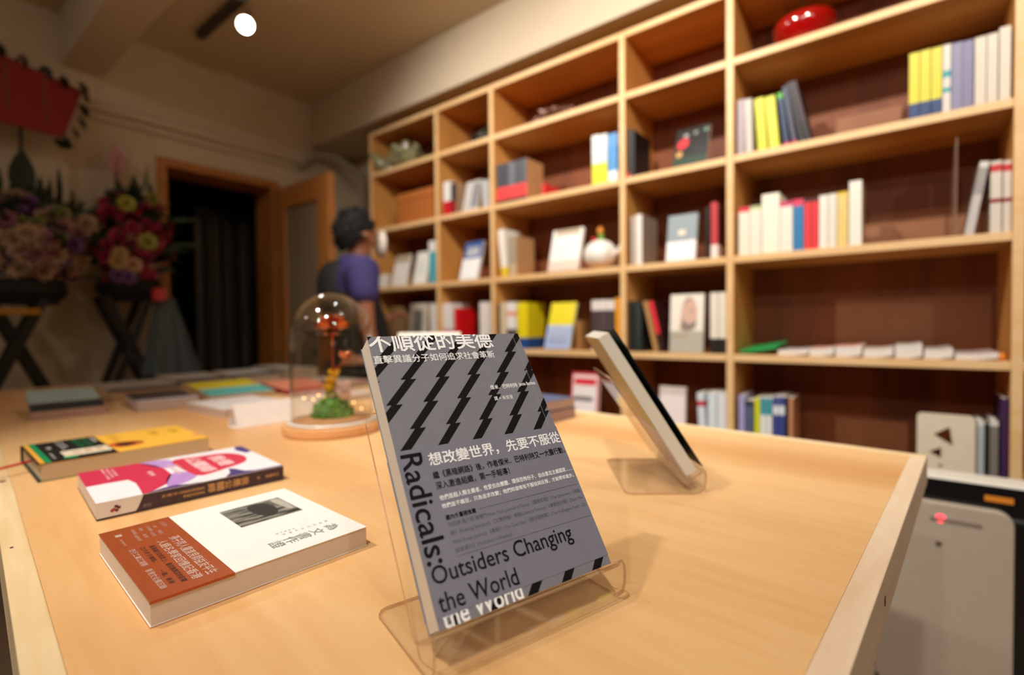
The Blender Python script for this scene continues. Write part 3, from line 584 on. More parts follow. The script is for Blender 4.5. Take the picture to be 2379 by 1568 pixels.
MB().lathe([(0, 0), (.006, 0), (.006, .0015), (0, .0015)], 12).build('logo', mat('5c4c38', .4), t).matrix_local = Matrix.Translation((.115, .001, .52)) @ Matrix.Rotation(math.radians(90), 4, 'X')
MB().box(.02, .33, .0, .30, 0, .14).build('foot', mat('1a1918', .5), t, bevel=.005)
MB().bar((.285, .0, .60), (.33, .12, .64), .006).build('trim_edge', mat('5c58a0', .3), t)

# ---------------------------------------------------------------- table
PHI = -.0763; TZ = -.215
tb = thing('display_table', 'long plywood display table with pale pine edging', 'table', (0, 0, FL), (0, 0, PHI))
A0, A1, B0, B1, TH = -2.60, -.0545, .0165, 1.037, .80; e = .0205; THK = .045
MB().box(A0+e, A1-e, B0+e, B1-e, TH-.018, TH).build('table_top', PLY, tb)
for nm, bx_, m_ in (('edge_strip', (A0, A1, B0, B0+e), TRIM), ('edge_strip', (A0, A1, B1-e, B1), TRIM), ('edge_strip', (A0, A0+e, B0+e, B1-e), TRIMY), ('edge_strip', (A1-e, A1, B0+e, B1-e), TRIMY)):
    MB().box(bx_[0], bx_[1], bx_[2], bx_[3], TH-THK, TH+.0006).build(nm, m_, tb, bevel=.0012)
for x_, y_ in ((A0+.06, B0+.06), (A0+.06, B1-.11), (A1-.3, B0+.06), (A1-.3, B1-.11)):
    MB().box(x_, x_+.05, y_, y_+.05, 0, TH-.018).build('leg', PINEZ, tb, bevel=.002)
for x_, y_, s_ in ((A1+.0001, .52, 1),):
    MB().box(x_, x_+.0004, y_, y_+.0035, TH-.026, TH-.018).build('knot', mat('3c2c1c'), tb)
for x_, y_ in ((-1.02, .028), (-.70, .024)):
    MB().lathe([(0, 0), (.004 if x_ < -.9 else .0015, 0)], 10, (x_, y_, TH+.0009), sx=1.6).build('knot', mat('4c3420'), tb)
# ---------------------------------------------------------------- upright books on clear stands
def frame(o, az, lean):
    w_ = Vector((math.cos(az), math.sin(az), 0)); n = Vector((math.sin(az), -math.cos(az), 0))
    u = Vector((0, 0, math.cos(lean)))-n*math.sin(lean); nn = w_.cross(u)
    return Matrix(((w_.x, u.x, nn.x, o[0]), (w_.y, u.y, nn.y, o[1]), (w_.z, u.z, nn.z, o[2]), (0, 0, 0, 1)))
def stand(ox, oy, az, label, lean=.5987, x0=-.0075, x1=.1555):
    t = thing('book_stand', label, 'book stand', (ox, oy, TZ+.0001), (0, 0, az))
    sl, cl = math.sin(lean), math.cos(lean); b0 = (-.0205, .0168)
    prof = [(-.0917, .0015, .008), (-.0895, .0015, .0035), (-.0845, .0015, .0), (-.006, .0015, 0), (.001, .0032, 0), (.0055, .008, 0), (.0075, .015, 0), (.008, .024, 0), (.0070, .0295, 0), (.0050, .0318, 0), (.0028, .0300, 0), (.0006, .0266, 0)]
    prof += [(-.014, .0175, 0), (-.0195, .0155, 0), (b0[0]-.002, b0[1]+.001, 0)]
    for d, ins in ((.01, 0), (.150, 0), (.155, .003), (.158, .008)): prof.append((b0[0]-.001-sl*d, b0[1]+cl*d, ins))
    tk = .0014; vs = []; fs = []; ii = []
    n = len(prof)
    for k, (a, z, ins) in enumerate(prof):
        p = prof[max(k-1, 0)]; q = prof[min(k+1, n-1)]; d = Vector((q[0]-p[0], q[1]-p[1])).normalized(); nr = Vector((-d.y, d.x))*tk
        for sg in (1, -1):
            for x in (x0+ins, x1-ins): vs.append((x, -(a+nr.x*sg), z+nr.y*sg))
    for k in range(n-1):
        a = 4*k; b = a+4
        fs += [(a, a+1, b+1, b), (a+2, b+2, b+3, a+3), (a, b, b+2, a+2), (a+1, a+3, b+3, b+1)]; ii += [0, 0, 1, 1]
    fs += [(0, 2, 3, 1), (4*n-4, 4*n-3, 4*n-1, 4*n-2)]; ii += [1, 1]
    link('bent_sheet', mesh(vs, fs, [ACR, ACRE], ii), t)
    return t
GREY = mat('85868f', .42, .12); BANDG = mat('868797', .38, .15); INK = mat('121212', .6, 0, 0, .15); WHT = mat('fafafc', .6); DIM = mat('5c5e6a', .5)
t = thing('book', 'silver grey paperback with black zigzag stripes and white Chinese title, on the front acrylic stand', 'book')
t.matrix_world = frame((-.2225, .2074, -.1854), 1.2814, .5987)
BW, BH, BT = .148, .2152, .0190
cm = MB().box(0, BW, 0, BH, -.0005, 0).box(BW-.0005, BW, 0, BH, -BT+.0005, -.0005).box(0, BW, 0, BH, -BT, -BT+.0005).build('cover', [GREY], t)
MB().box(.0007, BW-.0008, .0006, BH-.0007, -BT+.0006, -.0007).build('page_block', page_mat('d6cab8', 'f4ecde'), t)
bd = MB().box(-.0004, BW+.0004, .0065, .1168, 0, .00025).box(BW, BW+.0004, .0065, .1168, -BT, .0).box(-.0004, BW+.0004, .0065, .1168, -BT-.0003, -BT).build('paper_band', BANDG, t, label='wide grey paper band with slogans')
def cover_clip(y0, y1): return [(Vector((0, 0, 0)), Vector((-1, 0, 0))), (Vector((BW, 0, 0)), Vector((1, 0, 0))), (Vector((0, y0, 0)), Vector((0, -1, 0))), (Vector((0, y1, 0)), Vector((0, 1, 0)))]
polys = []
lv = [216.1, 195.2, 174.3, 153.4, 132.5, 111.6, 90]
for s_ in range(-4, 10):
    for j in range(len(lv)-1):
        X = 22.4+30.0*s_ - (j-2)*16.6
        h_ = lv[j]-lv[j+1]
        polys.append([(X/1000, lv[j]/1000), ((X+9.0)/1000, lv[j]/1000), ((X+9.0-h_*1.035)/1000, lv[j+1]/1000), ((X-h_)/1000, lv[j+1]/1000)])
me = flat(polys, .00008, INK); clip(me, cover_clip(.1168, BH)); link('cover_print', me, t, label='black zigzag stripes')
me = flat([[((x)/1000, .0066), ((x+9.3)/1000, .0066), ((x+2.6)/1000, 0), ((x-6.6)/1000, 0)] for x in (11.5, 42.4, 73.5, 104.0, 134.0)], .00008, INK); clip(me, cover_clip(0, .0066)); link('cover_print', me, t)
link('crease', flat([[(.1408, .1168), (.1411, .1168), (.1411, BH), (.1408, BH)]], .0001, mat('a4a6b0', .4)), t)
me = join([fit_text('不順從的美德', mm((-.3, 200.0, 115.5, 219.0)), .00022, .018)], WHT); clip(me, cover_clip(.1, BH)); link('cover_lettering', me, t)
link('cover_lettering', join([fit_text('直擊異議分子如何追求社會革新', mm((.5, 189.6, 112.5, 197.2)), .00022, .008), fit_text('傑米．巴特利特', mm((96.2, 158.2, 124.5, 162.6)), .00022, .012),
    fit_text('Jamie Bartlett', mm((126.5, 158.2, 145.0, 162.6)), .00022, .012), fit_text('譯 = 朱崇旻', mm((96.2, 147.6, 115.5, 151.6)), .00022, .004)], WHT), t)
Zb = .00042
link('band_lettering', join([fit_text('想改變世界，先要不服從', mm((22.8, 101.6, 147.2, 112.0)), Zb, .016),
    fit_text('他們是超人類主義者、性愛自由團體、環保恐怖份子、自由意志主義國家……', mm((23.1, 76.4, 147.0, 80.2)), Zb, .014),
    fit_text('他們並不瘋狂，只為追求改變；他們知道唯有不服從與反叛，才能帶來進步。', mm((23.1, 70.4, 145.8, 74.2)), Zb, .014)], WHT), bd)
link('band_lettering', join([fit_text('繼《黑暗網路》後，作者傑米．巴特利特又一大膽行動，', mm((22.8, 92.0, 147.0, 97.8)), Zb, .014),
    fit_text('深入激進組織，第一手報導！', mm((22.8, 84.2, 86.5, 90.0)), Zb, .014),
    fit_text('國內外重磅推薦', mm((23.8, 62.4, 47.8, 66.0)), Zb, .02),
    fit_text('Radicals:', mm((2.2, 37.0, 18.6, 113.6)), Zb, .012, -90),
    fit_text('Outsiders Changing', mm((3.4, 21.8, 121.8, 36.6)), Zb, .008), fit_text('the World', mm((3.2, 8.9, 64.0, 20.2)), Zb, .008)], INK), bd)
g4 = ['何明修·吳介民·楊儒門·New York Journal of Books·《觀察家報》(The Observer)·《旗艦', '報》(Evening Standard)·《文學評論》雜誌(Literary Review)·《華爾街日報》(Daily Mail', 'Wall Street Journal)·《衛報》(The Guardian)·《赫芬頓郵報》(The Huffington Post)·《出', '版者週刊》(Publisher’s Weekly)']
bx4 = [(24, 57.0, 146, 60.8), (24, 51.4, 146, 55.2), (24, 45.4, 146, 49.2), (24, 39.8, 70, 43.4)]
link('band_lettering', join([fit_text(s_, mm(b_), Zb) for s_, b_ in zip(g4, bx4)]+[flat([[(.0508, .0644), (.1465, .0644), (.1465, .0647), (.0508, .0647)], [(.024, .038), (.1465, .038), (.1465, .0383), (.024, .0383)]], Zb, DIM)], DIM), bd)
me = join([fit_text('the World', mm((3.2, -.6, 64.0, 12.0)), .00022, .02)], WHT); clip(me, cover_clip(0, .0064)); link('cover_lettering', me, t)
stand(-.2225, .2074, 1.2814, 'clear acrylic book stand in front, under the silver grey paperback', x1=.1545)

def stand_book(o, az, lean, label, front, back, W_=.148, H_=.2087, T_=.0158, band=None, flare=0):
    t = thing('book', label, 'book'); t.matrix_world = frame(o, az, lean)
    fl = math.radians(flare); dx = W_*math.cos(fl); dz = W_*math.sin(fl)   # the front cover stands slightly open, hinged at its spine
    MB().add([(W_-dx, 0, dz), (W_, 0, 0), (W_, H_, 0), (W_-dx, H_, dz), (W_-dx, 0, dz-.0006), (W_, 0, -.0006), (W_, H_, -.0006), (W_-dx, H_, dz-.0006)], [(0, 1, 2, 3), (7, 6, 5, 4), (0, 4, 5, 1), (1, 5, 6, 2), (2, 6, 7, 3), (3, 7, 4, 0)]).box(W_-.0006, W_, 0, H_, -T_, -.0006).build('cover', [mat(front, .4)], t)
    MB().box(0, W_, 0, H_, -T_-.0006, -T_).build('back_cover', [mat(back, .4)], t)
    MB().box(.0004, W_-.0008, .0004, H_-.0004, -T_, -.0007).build('page_block', page_mat('c4c0b4', 'e2ded2'), t)
    if band: MB().box(-.0003, W_, 0, H_*.32, -T_-.001, -T_-.0006).build('paper_band', mat(band, .4), t)
    return t
stand_book((-.2092, .6412, -.1858), 2.2053, .56, 'dark covered paperback seen edge-on, tilted on the acrylic stand right of centre', '15201c', 'a89a68', band='c4b8c8', flare=3.2)
stand(-.2092, .6412, 2.2053, 'clear acrylic book stand under the book seen edge-on, right of centre')
stand_book((-.912, .956, -.1858), .67+math.pi, .5987, 'white book on a stand, only its top edge showing behind the silver grey paperback', 'f0ece2', 'f4f0e6', T_=.018)
stand(-.912, .956, .67+math.pi, 'clear acrylic book stand hidden behind the silver grey paperback')

# ---------------------------------------------------------------- books lying on the table
# local frame: x = along the long edge away from the camera, y = to the left, z = up
def lying(ox, oy, a, label, L, W_, T_, top, spine=None, bottom=None, pages='e6d6c8', sig=14, z=TZ, group=None):
    t = thing('book', label, 'book', (ox, oy, z+.0004), (0, 0, a+math.pi/2), group)
    m = MB().box(0, L, 0, W_, T_-.0006, T_)
    mats_ = [mat(top, .42)]
    mats_.append(mat(bottom or top, .45)); m.box(0, L, 0, W_, 0, .0006, 1)
    if spine: mats_.append(mat(spine, .4)); m.box(0, L, 0, .0006, .0006, T_-.0006, 2)
    m.build('cover', mats_, t)
    y0 = .0007 if spine else .0004
    MB().box(.0006, L-.0006, y0, W_-.001, .0007, T_-.0007).build('page_block', page_mat(dim(pages, .88), pages), t)
    return t
def LW(P): return [(l/1000, w_/1000) for l, w_ in P]
# reader sits at the left end: text x runs towards the near edge (-y), text y runs along +x
def lay_text(s, l0, l1, wfar, wnear, z, bold=0):
    me = fit_text(s, (0, 0, (wfar-wnear)/1000, (l1-l0)/1000), 0, bold)
    me.transform(Matrix(((0, 1, 0, l0/1000), (-1, 0, 0, wfar/1000), (0, 0, 1, z), (0, 0, 0, 1)))); return me
# 1: white book with copper band
T1 = .0188
t = lying(-.4269, .1165, -.0573, 'white paperback with copper band and dark landscape photo, nearest lying book', .1775, .182, T1, 'f4f1ec')
bd = MB().box(-.0002, .057, -.0003, .1823, T1, T1+.00025).box(-.0002, .085, -.0003, .1823, -.0003, 0).box(-.0002, .057, -.0004, -.0003, T1-.002, T1+.0002).build('paper_band', mat('b4582c', .38, .35), t, label='copper brown paper band')
Zt = T1+.0004; SIL = mat('d4b0a0', .4, .2); DK = mat('4a2418', .5)
link('band_lettering', join([lay_text('孫子同人擺渡良師益友平生', 41, 50, 120, 12, Zt, .02), lay_text('人語名學家回憶記香港', 31, 39, 118, 12, Zt, .02),
  lay_text('流行工業江湖影', 10, 15, 116, 68, Zt, .012), lay_text('香港文化備忘錄', 10, 15, 60, 14, Zt, .012),
  lay_text('三行之作', 46, 50, 171, 155, Zt), lay_text('一周年', 39, 42, 168, 158, Zt), lay_text('文化廣場', 34, 37, 168, 152, Zt), lay_text('陳冠中', 28, 31, 168, 158, Zt), lay_text('港台講談', 22, 25, 170, 152, Zt),
  lay_text('鄭經仁', 39, 42, 148, 134, Zt), lay_text('丘世文', 33, 36, 148, 134, Zt), lay_text('吳昊', 27, 30, 148, 136, Zt), lay_text('香港作家', 21, 24, 150, 132, Zt), lay_text('出版社', 10, 12, 150, 128, Zt),
  flat([LW([(9, 165), (14, 165), (14, 158), (9, 158)])], Zt, SIL)], SIL), bd)
link('band_lettering', join([lay_text('香港流行文化史上，最百無禁忌的狂歡', 24, 28.5, 112, 14, Zt, .015), lay_text('之六才子傳奇。', 18, 22, 114, 70, Zt, .015), lay_text('一周，香港', 17, 21, 50, 18, Zt, .015)], DK), bd)
# photo: night landscape pieces, flat print
ph = [LW([(96, 155), (158, 155), (158, 93), (96, 93)])]
link('cover_photo', flat(ph, T1+.0001, photo_mat()), t, label='dark landscape photograph')
link('cover_photo', flat([blob(LW([(146, 153), (157, 153), (157, 112), (151, 104), (148, 128)]), 2)], T1+.00016, mat('b4b0a4', .5)), t)
link('cover_photo', flat([blob(LW([(118, 150), (140, 152), (144, 118), (132, 98), (120, 112)]), 2)], T1+.00018, mat('2c2c26', .5)), t)
link('cover_lettering', join([lay_text(c_, l_-6, l_+6, 34, 19, Zt) for c_, l_ in zip('為文書作證', (155, 140, 127, 115, 102))]+[lay_text(c_, l_-1.3, l_+1.3, 46, 42, Zt) for c_, l_ in zip('香港流行文化備忘', range(158, 110, -6))]+[lay_text(c_, l_-1.2, l_+1.2, 52, 49, Zt) for c_, l_ in zip('梁款著文集', range(128, 108, -4))], mat('8f9698', .5)), t)
# 2: purple, magenta and white book, spine towards the camera
T2 = .0199
t = lying(-.7151, .1475, -.0965, 'white and magenta paperback with a dark purple spine lying in the middle of three', .2062, .1736, T2, 'eceaee', spine='3c2a3a', bottom='3a2630')
q = lambda P, hc, k=0, n=3: link('cover_print', flat([blob(LW(P), n) if n else LW(P)], T2+.0001+.00006*k, mat(hc, .42)), t)
q([(0, 173.5), (69, 173.5), (82, 140), (87, 110), (87, 70), (72, 25), (50, 0), (43, 0), (45, 30), (46, 60), (42, 84), (20, 86), (0, 86)], 'cc3050', 0, 0)
q([(104, 160), (141, 150), (172, 146), (186, 122), (188, 88), (176, 60), (150, 48), (128, 36), (108, 30), (104, 77), (101, 120)], 'd2344c', 1)
q([(66, 173.6), (88, 173.6), (106, 160), (104, 110), (86, 112), (78, 140)], 'bc94d4', 0, 1)
q([(70, 5), (72, 30), (84, 72), (98, 80), (108, 60), (110, 35), (92, 14)], 'b88cd0', 0, 2)
q([(46, 0), (206, 0), (206, 4), (170, 6), (160, 14), (154, 34), (147, 44), (142, 20), (132, 0.2), (105, 0), (80, 12), (66, 10)], '4a3a78', 1, 0)
q([(132, 0), (143, 18), (149, 46), (128, 34), (106, 16), (80, 10), (92, 3), (112, 0)], 'e8e6ea', 2, 0)
q([(196, 173.6), (206.2, 173.6), (206.2, 124), (196, 120), (190, 150)], '4a3c80', 0, 0)
Zt = T2+.0004; PK = mat('f0c8cc', .5)
link('cover_lettering', join([lay_text('我是', 145, 165, 134, 62, Zt, .03), lay_text('公關師', 117, 137, 148, 46, Zt, .03), lay_text('一個溫柔的故事', 92, 98, 138, 62, Zt, .01), lay_text('女子力', 100, 105, 124, 84, Zt, .01), lay_text('著者', 66, 72, 110, 80, Zt, .01),
  lay_text('最溫暖人心的真實', 24, 27, 170, 104, Zt, .01), lay_text('寫給每位讀者', 29, 32, 168, 110, Zt, .01), lay_text('誠意推薦', 34, 37, 160, 118, Zt, .01)], PK), t)
sp = MB().prism([(0, .002), (.036, .002), (.0385, .006), (.041, .012), (.044, T2), (0, T2)], 0, .0002).build('spine_print', mat('e4e0e0', .45), t); xf(sp, Matrix(((1, 0, 0, 0), (0, 0, 1, -.0002), (0, 1, 0, 0), (0, 0, 0, 1))))
def spine_text(s, l_hi, l_lo, z0, z1, bold=0, n=None):   # vertical Chinese column, head at the far end
    out = []; n = len(s); st = (l_hi-l_lo)/n
    for k, c_ in enumerate(s):
        me = fit_text(c_, (0, 0, (z1-z0)/1000, st*.9/1000), 0, bold)
        # glyph up -> +x, glyph right -> -z, facing -y
        me.transform(Matrix(((0, 1, 0, (l_hi-(k+1)*st)/1000), (0, 0, -1, -.0004), (-1, 0, 0, z1/1000), (0, 0, 0, 1)))); out.append(me)
    return out
GOLD = mat('c8a070', .4, .3)
link('spine_lettering', join(spine_text('我是公關師', 161, 111, 4.5, 15.5, .03)+spine_text('從零開始學會理解他人的心靈之路', 108, 62, 10.5, 14, .02)+spine_text('溫柔相待的勇氣', 108, 84, 5, 8.5, .02)+spine_text('某', 175, 171, 8, 12, .02)+spine_text('作家著者', 200, 182, 7.5, 12, .02), GOLD), t)
link('spine_lettering', join(spine_text('出版', 52, 43, 4, 8, .01), mat('8c8090', .5)), t)
em = MB()
for k, (dx, dz, hc) in enumerate(((0, 2.4, 0), (-2.4, -.6, 1), (2.4, .6, 0), (.2, -2.2, 0), (-3.8, -1.8, 1))):
    em.add([((18+dx+1.9*math.cos(a_*.785))/1000, -.00055-k*.00001, (10+dz+1.7*math.sin(a_*.785))/1000) for a_ in range(8)], [tuple(range(8))], hc)
em.build('emblem', [mat('5c1c20', .5), mat('a8303c', .5)], t)
# 3: yellow book with black and green band
T3 = .0253
t = lying(-.9654, .1395, -.0309, 'thick yellow hardback with a black band and red ribbon, furthest of the three', .2161, .1774, T3, 'f0b840', bottom='1c7c48', pages='d8c4a4')
MB().box(-.004, 0.0, -.001, .178, 0, .0012).box(-.004, 0, .1774, .1790, 0, T3).box(-.004, .006, -.001, .178, T3-.0002, T3+.0006).build('cover_edge', mat('20241e', .4), t)
bd = MB().box(.006, .089, -.0006, .178, T3, T3+.0005).build('paper_band', mat('1c1d18', .35), t, label='black paper band')
MB().box(-.001, .0045, -.0007, .178, T3+.0006, T3+.0009).build('band_stripe', mat('e8a838', .4), t)
MB().box(.0045, .012, -.0007, .178, T3+.0005, T3+.0009).build('band_stripe', mat('128a54', .4), t)
MB().prism(rrect(.030, .087, .024, .072, .003, 3), T3+.0005, T3+.0008).build('label', mat('dcd0b4', .5), bd if False else t)
MB().prism(blob([(.027, .010), (.042, .008), (.045, .02), (.032, .026), (.026, .018)]), T3+.0008, T3+.001).build('badge', mat('1c9c58', .4), t)
link('band_lettering', join([lay_text('陸劇大全集', 56, 66, 170, 92, T3+.0007, .03), lay_text('經典對白選', 68, 76, 172, 92, T3+.0007, .03)], mat('14683c', .4)), t)
link('band_lettering', join([lay_text('最新修訂收藏版', 36, 40, 170, 90, T3+.0007, .01), lay_text('讀者票選', 42, 45, 165, 105, T3+.0007, .01), lay_text('推薦', 80, 86, 165, 120, T3+.0007, .01), lay_text('完整版本', 17, 20, 70, 20, T3+.0007, .01), lay_text('推', 20, 26, 130, 105, T3+.0007, .01)], mat('c8c4c4', .4)), t)
link('label_lettering', join([lay_text('新', 70, 80, 60, 40, T3+.001), lay_text('版', 56, 66, 60, 38, T3+.001), lay_text('書', 42, 52, 56, 36, T3+.001)], mat('d08c7c', .4)), t)
q = lambda P, hc, k=0: link('cover_print', flat([blob(LW(P))], T3+.0001+.00008*k, mat(hc, .4)), t)
q([(90, 80), (110, 86), (134, 72), (136, 46), (120, 34), (98, 34), (90, 50)], 'd05c24'); q([(97, 74), (112, 78), (124, 66), (124, 48), (112, 40), (99, 44)], '3a1a14', 1); q([(122, 72), (136, 64), (134, 54), (124, 60)], '5c5428', 1)
q([(205, 55), (216, 52), (214, 36), (206, 38)], 'e87c6c')
link('cover_lettering', join([lay_text('名', 190, 204, 150, 106, T3+.0003, .02), lay_text('言', 160, 174, 150, 104, T3+.0003, .02), lay_text('一生必讀經典', 104, 108, 172, 96, T3+.0003), lay_text('收藏紀念版本', 111, 115, 172, 96, T3+.0003)], mat('c89c24', .4)), t)
MB().tube([(.006-.125*k/14, .1-.02*math.sin(k/14*4)-.03*k/14, .014-.007*k/14+.003*math.sin(k/14*5)) for k in range(15)], .0019, 6).build('ribbon', mat('d01818', .5), t, smooth=True)
# ---- books further down the table
FB = [ # x, y, angle-90deg, L, W, T, top, pages, strips (w0,w1,colour), label
 (-1.640, .222, -.10, .140, .215, .021, 'a4bcb4', 'c8a8a0', [(.0, .07, '2c3034'), (.07, .085, '5c3430')], 'pale teal book with a charcoal lower third, at the left end of the table'),
 (-1.855, .425, -.03, .190, .20, .030, 'a09488', 'c4a684', [(.0, .06, '403034')], 'thick grey book with a dark lower strip behind the brown one'),
 (-1.580, .418, -.10, .140, .18, .024, '4c4038', 'd0bcb4', [(.0, .04, 'c8bcbc')], 'dark brown book with a pale lower strip, right of the teal one'),
 (-1.975, .645, .0, .165, .20, .030, 'a89c90', 'b4a48c', [(.0, .07, '34302e')], 'grey book with dark strip in the far row, second from its left'),
 (-2.060, .865, .0, .175, .20, .026, 'b8b0a8', 'a89888', [(.0, .07, '30343c')], 'grey white book with a navy strip in the far row, left of the dome'),
 (-1.600, .60, -.05, .185, .20, .018, 'dcc820', 'c8a888', [(.0, .10, '5cb8b4'), (.1, .12, 'a8c8a8')], 'yellow book with a turquoise lower half'),
 (-1.545, .81, .0, .17, .18, .014, 'e08c70', 'a83028', [(.0, .03, 'c0382c')], 'salmon pink book seen left of and through the dome'),
 (-1.290, .512, .03, .17, .19, .020, 'e4dcd8', 'ccb4a4', [], 'white magazine half hidden behind the paper tent'),
 (-2.00, 1.06, .05, .12, .28, .045, 'b4a898', 'a89c8c', [], 'tall beige volume at the far corner of the table'),
 (-1.55, 1.00, .05, .13, .24, .020, 'b8aca4', 'a89c94', [(0, .05, 'c89490')], 'greyish pink book at the far edge'),
 (-1.27, .80, .05, .16, .20, .016, 'c89c98', 'c8b8b0', [(0, .08, 'e0d4d0')], 'dusty pink book lying behind the dome'),
]
for (x_, y_, a_, L, W_, T_, top, pages, strips, label) in FB:
    tl_ = {-1.640: .12, -1.855: .05, -1.580: .03, -1.975: .06, -2.060: .05, -1.600: .09, -1.545: .08}.get(x_, 0)
    W_ *= 1.15
    t = lying(x_, y_, a_, label, L, W_, T_, top, pages=pages, sig=6); t.rotation_euler.rotate_axis('X', tl_)
    for (w0, w1, hc) in strips: MB().box(-.0002, L+.0002, w0-.0002, w1, T_, T_+.0004).build('cover_print', mat(hc, .45), t)
t = lying(-.622, .80, -.07, 'navy book lying under another at the far edge, right of the silver paperback', .205, .15, .024, '3c4256', pages='a88c84', sig=8)
t = lying(-.628, .805, -.09, 'slate blue book lying on top of the navy one at the far edge', .20, .148, .022, '4c5c84', pages='b89c90', sig=8, z=TZ+.0246)
# paper tent sign
t = thing('paper_tent', 'folded white paper tent card lying left of the glass dome', 'sign', (-1.127, .473, TZ+.0003), (0, 0, -.03))
tw, th, tl_ = .050, .050, .245; k_ = .0012
MB().add([(0, 0, 0), (0, tl_, 0), (-tw*.42, tl_, th), (-tw*.42, 0, th), (-k_, 0, 0), (-k_, tl_, 0), (-tw*.42-k_*.5, tl_, th-k_*2), (-tw*.42-k_*.5, 0, th-k_*2)], [(0, 1, 2, 3), (7, 6, 5, 4), (0, 3, 7, 4), (1, 5, 6, 2), (0, 4, 5, 1), (3, 2, 6, 7)]).build('front_flap', mat('f2ece8', .6), t)
MB().add([(-tw, 0, 0), (-tw, tl_, 0), (-tw*.42, tl_, th), (-tw*.42, 0, th), (-tw+k_, 0, 0), (-tw+k_, tl_, 0), (-tw*.42+k_*.4, tl_, th-k_*2), (-tw*.42+k_*.4, 0, th-k_*2)], [(3, 2, 1, 0), (4, 5, 6, 7), (4, 7, 3, 0), (2, 6, 5, 1), (1, 5, 4, 0), (7, 6, 2, 3)]).build('back_flap', mat('f2ece8', .6), t)
MB().box(-tw, 0, 0, tl_, 0, .0008).build('base_flap', mat('f2ece8', .6), t)

# ---------------------------------------------------------------- glass dome with copper rose
DX, DY = -.946, .588
t = thing('glass_cloche', 'glass dome on a round wooden base standing on the table', 'dome', (DX, DY, TZ+.0003))
MB().lathe([(0, 0), (.094, 0), (.098, .003), (.099, .010), (.098, .018), (.095, .020), (0, .020)], 56).build('wooden_base', DISCW, t, smooth=True).modifiers.new('e', 'EDGE_SPLIT')
prof = [(.082, .021), (.082, .200)]+[(.082*math.cos(a*math.pi/24), .200+.088*math.sin(a*math.pi/24)) for a in range(1, 13)]
MB().lathe(prof, 64).build('glass_dome', GLASS, t, smooth=True)
MB().lathe([(.080, .0205), (.087, .0205), (.089, .0225), (.087, .0255), (.080, .0255), (.079, .023), (.080, .0205)], 56).build('glass_rim', mat('e8e4dc', .15, 0, 0, .8), t, smooth=True)
COP = mat('d8784c', .26, .9); COPL = mat('f0a07c', .22, .85)
t = thing('metal_rose', 'copper foil rose with a small side bud under the glass dome', 'flower', (DX+.004, DY, TZ+.021))
MB().tube([(0, 0, 0), (.0, .001, .07), (-.001, 0, .14), (0, 0, .19)], .0026, 8).build('stem', COP, t, smooth=True)
MB().tube([(0, 0, .105), (.012, .01, .115), (.024, .014, .128)], .0015, 6).build('stem', COP, t, smooth=True)
def petal(r, cup, m, n=6, tilt=.6):
    vs = []; fs = []
    for i in range(n+1):
        for j in range(n+1):
            u_ = i/n; v_ = (j/n-.5)*2; w_ = math.sin(math.pi*(.12+.80*u_))**.6*.62*r
            x = v_*w_; y = r*u_*math.cos(tilt*(1-u_*.3)); z = r*u_*math.sin(tilt)*(.5+.5*u_)+cup*r*(v_*v_)*.5
            z += .06*r*math.sin(9*v_+5*u_); vs.append((x, y, z))
    for i in range(n):
        for j in range(n): a = i*(n+1)+j; fs.append((a, a+1, a+n+2, a+n+1))
    return mesh(vs, fs, m, smooth=True)
pm = [petal(.038, .5, COP, tilt=.12), petal(.030, .6, COPL, tilt=.6), petal(.022, .7, COP, tilt=1.0), petal(.015, .8, COPL, tilt=1.3)]
for r_, (me_, n_) in enumerate(zip(pm, (6, 5, 5, 4))):
    for k in range(n_): put(me_, 'petal', t, (0, 0, .188+.003*r_), (.1, 0, 6.283*k/n_+r_*.4))
for k in range(4): put(pm[3], 'bud_petal', t, (.024, .014, .128), (-.2, .3, 1.57*k), .95)
for k in range(5): put(pm[3], 'sepal', t, (0, 0, .182), (-1.2, 0, 1.256*k), .8)
t = thing('moss_arrangement', 'green moss mound with small yellow and pink flowers under the glass dome', 'moss', (DX, DY, TZ+.0206)); t.scale = (1.15, 1.15, 1.25)
bm = bmesh.new(); 
for k in range(520):
    a = random.random()*6.28; r_ = .038*math.sqrt(random.random()); h_ = .045*(1-(r_/.045)**2)*random.uniform(.5, 1.15)
    c = Vector((math.cos(a)*r_, math.sin(a)*r_, h_)); s_ = random.uniform(.0025, .006)
    d1 = Vector((random.uniform(-1, 1), random.uniform(-1, 1), random.uniform(-.3, 1))).normalized()*s_; d2 = d1.cross(Vector((random.random(), random.random(), random.random()+.1))).normalized()*s_*.6
    vv = [bm.verts.new(c+x) for x in (-d1, d2, d1, -d2)]; bm.faces.new(vv)
me = bpy.data.meshes.new('moss'); bm.to_mesh(me); bm.free(); me.materials.append(mat('6cae3c', .6)); link('moss', me, t, kind='stuff')
MB().lathe([(0, 0), (.036, 0), (.034, .018), (.02, .034), (0, .04)], 16).build('moss_core', mat('4c7c2c', .8), t, smooth=True)
MB().lathe([(0, 0), (.072, 0), (.070, .004), (.04, .008), (0, .009)], 28).build('gravel_bed', mat('c89468', .8), t, smooth=True)
yf = petal(.014, .5, mat('f4cc20', .45), 4, .9); wf = petal(.016, .5, mat('f0dcdc', .5), 4, .9); vf = petal(.011, .5, mat('a890b8', .5), 4, .9)
for me_, (x_, y_, z_) in ((yf, (.006, -.006, .06)), (yf, (.012, -.004, .072)), (yf, (.002, -.008, .048)), (wf, (.026, .006, .05)), (wf, (.034, .002, .036)), (vf, (-.016, -.004, .058))):
    MB().tube([(x_*.4, y_, .02), (x_, y_, z_)], .001, 5).build('flower_stem', mat('5c8c3c'), t)
    for k in range(6): put(me_, 'flower_petal', t, (x_, y_, z_), (0, 0, 1.047*k))
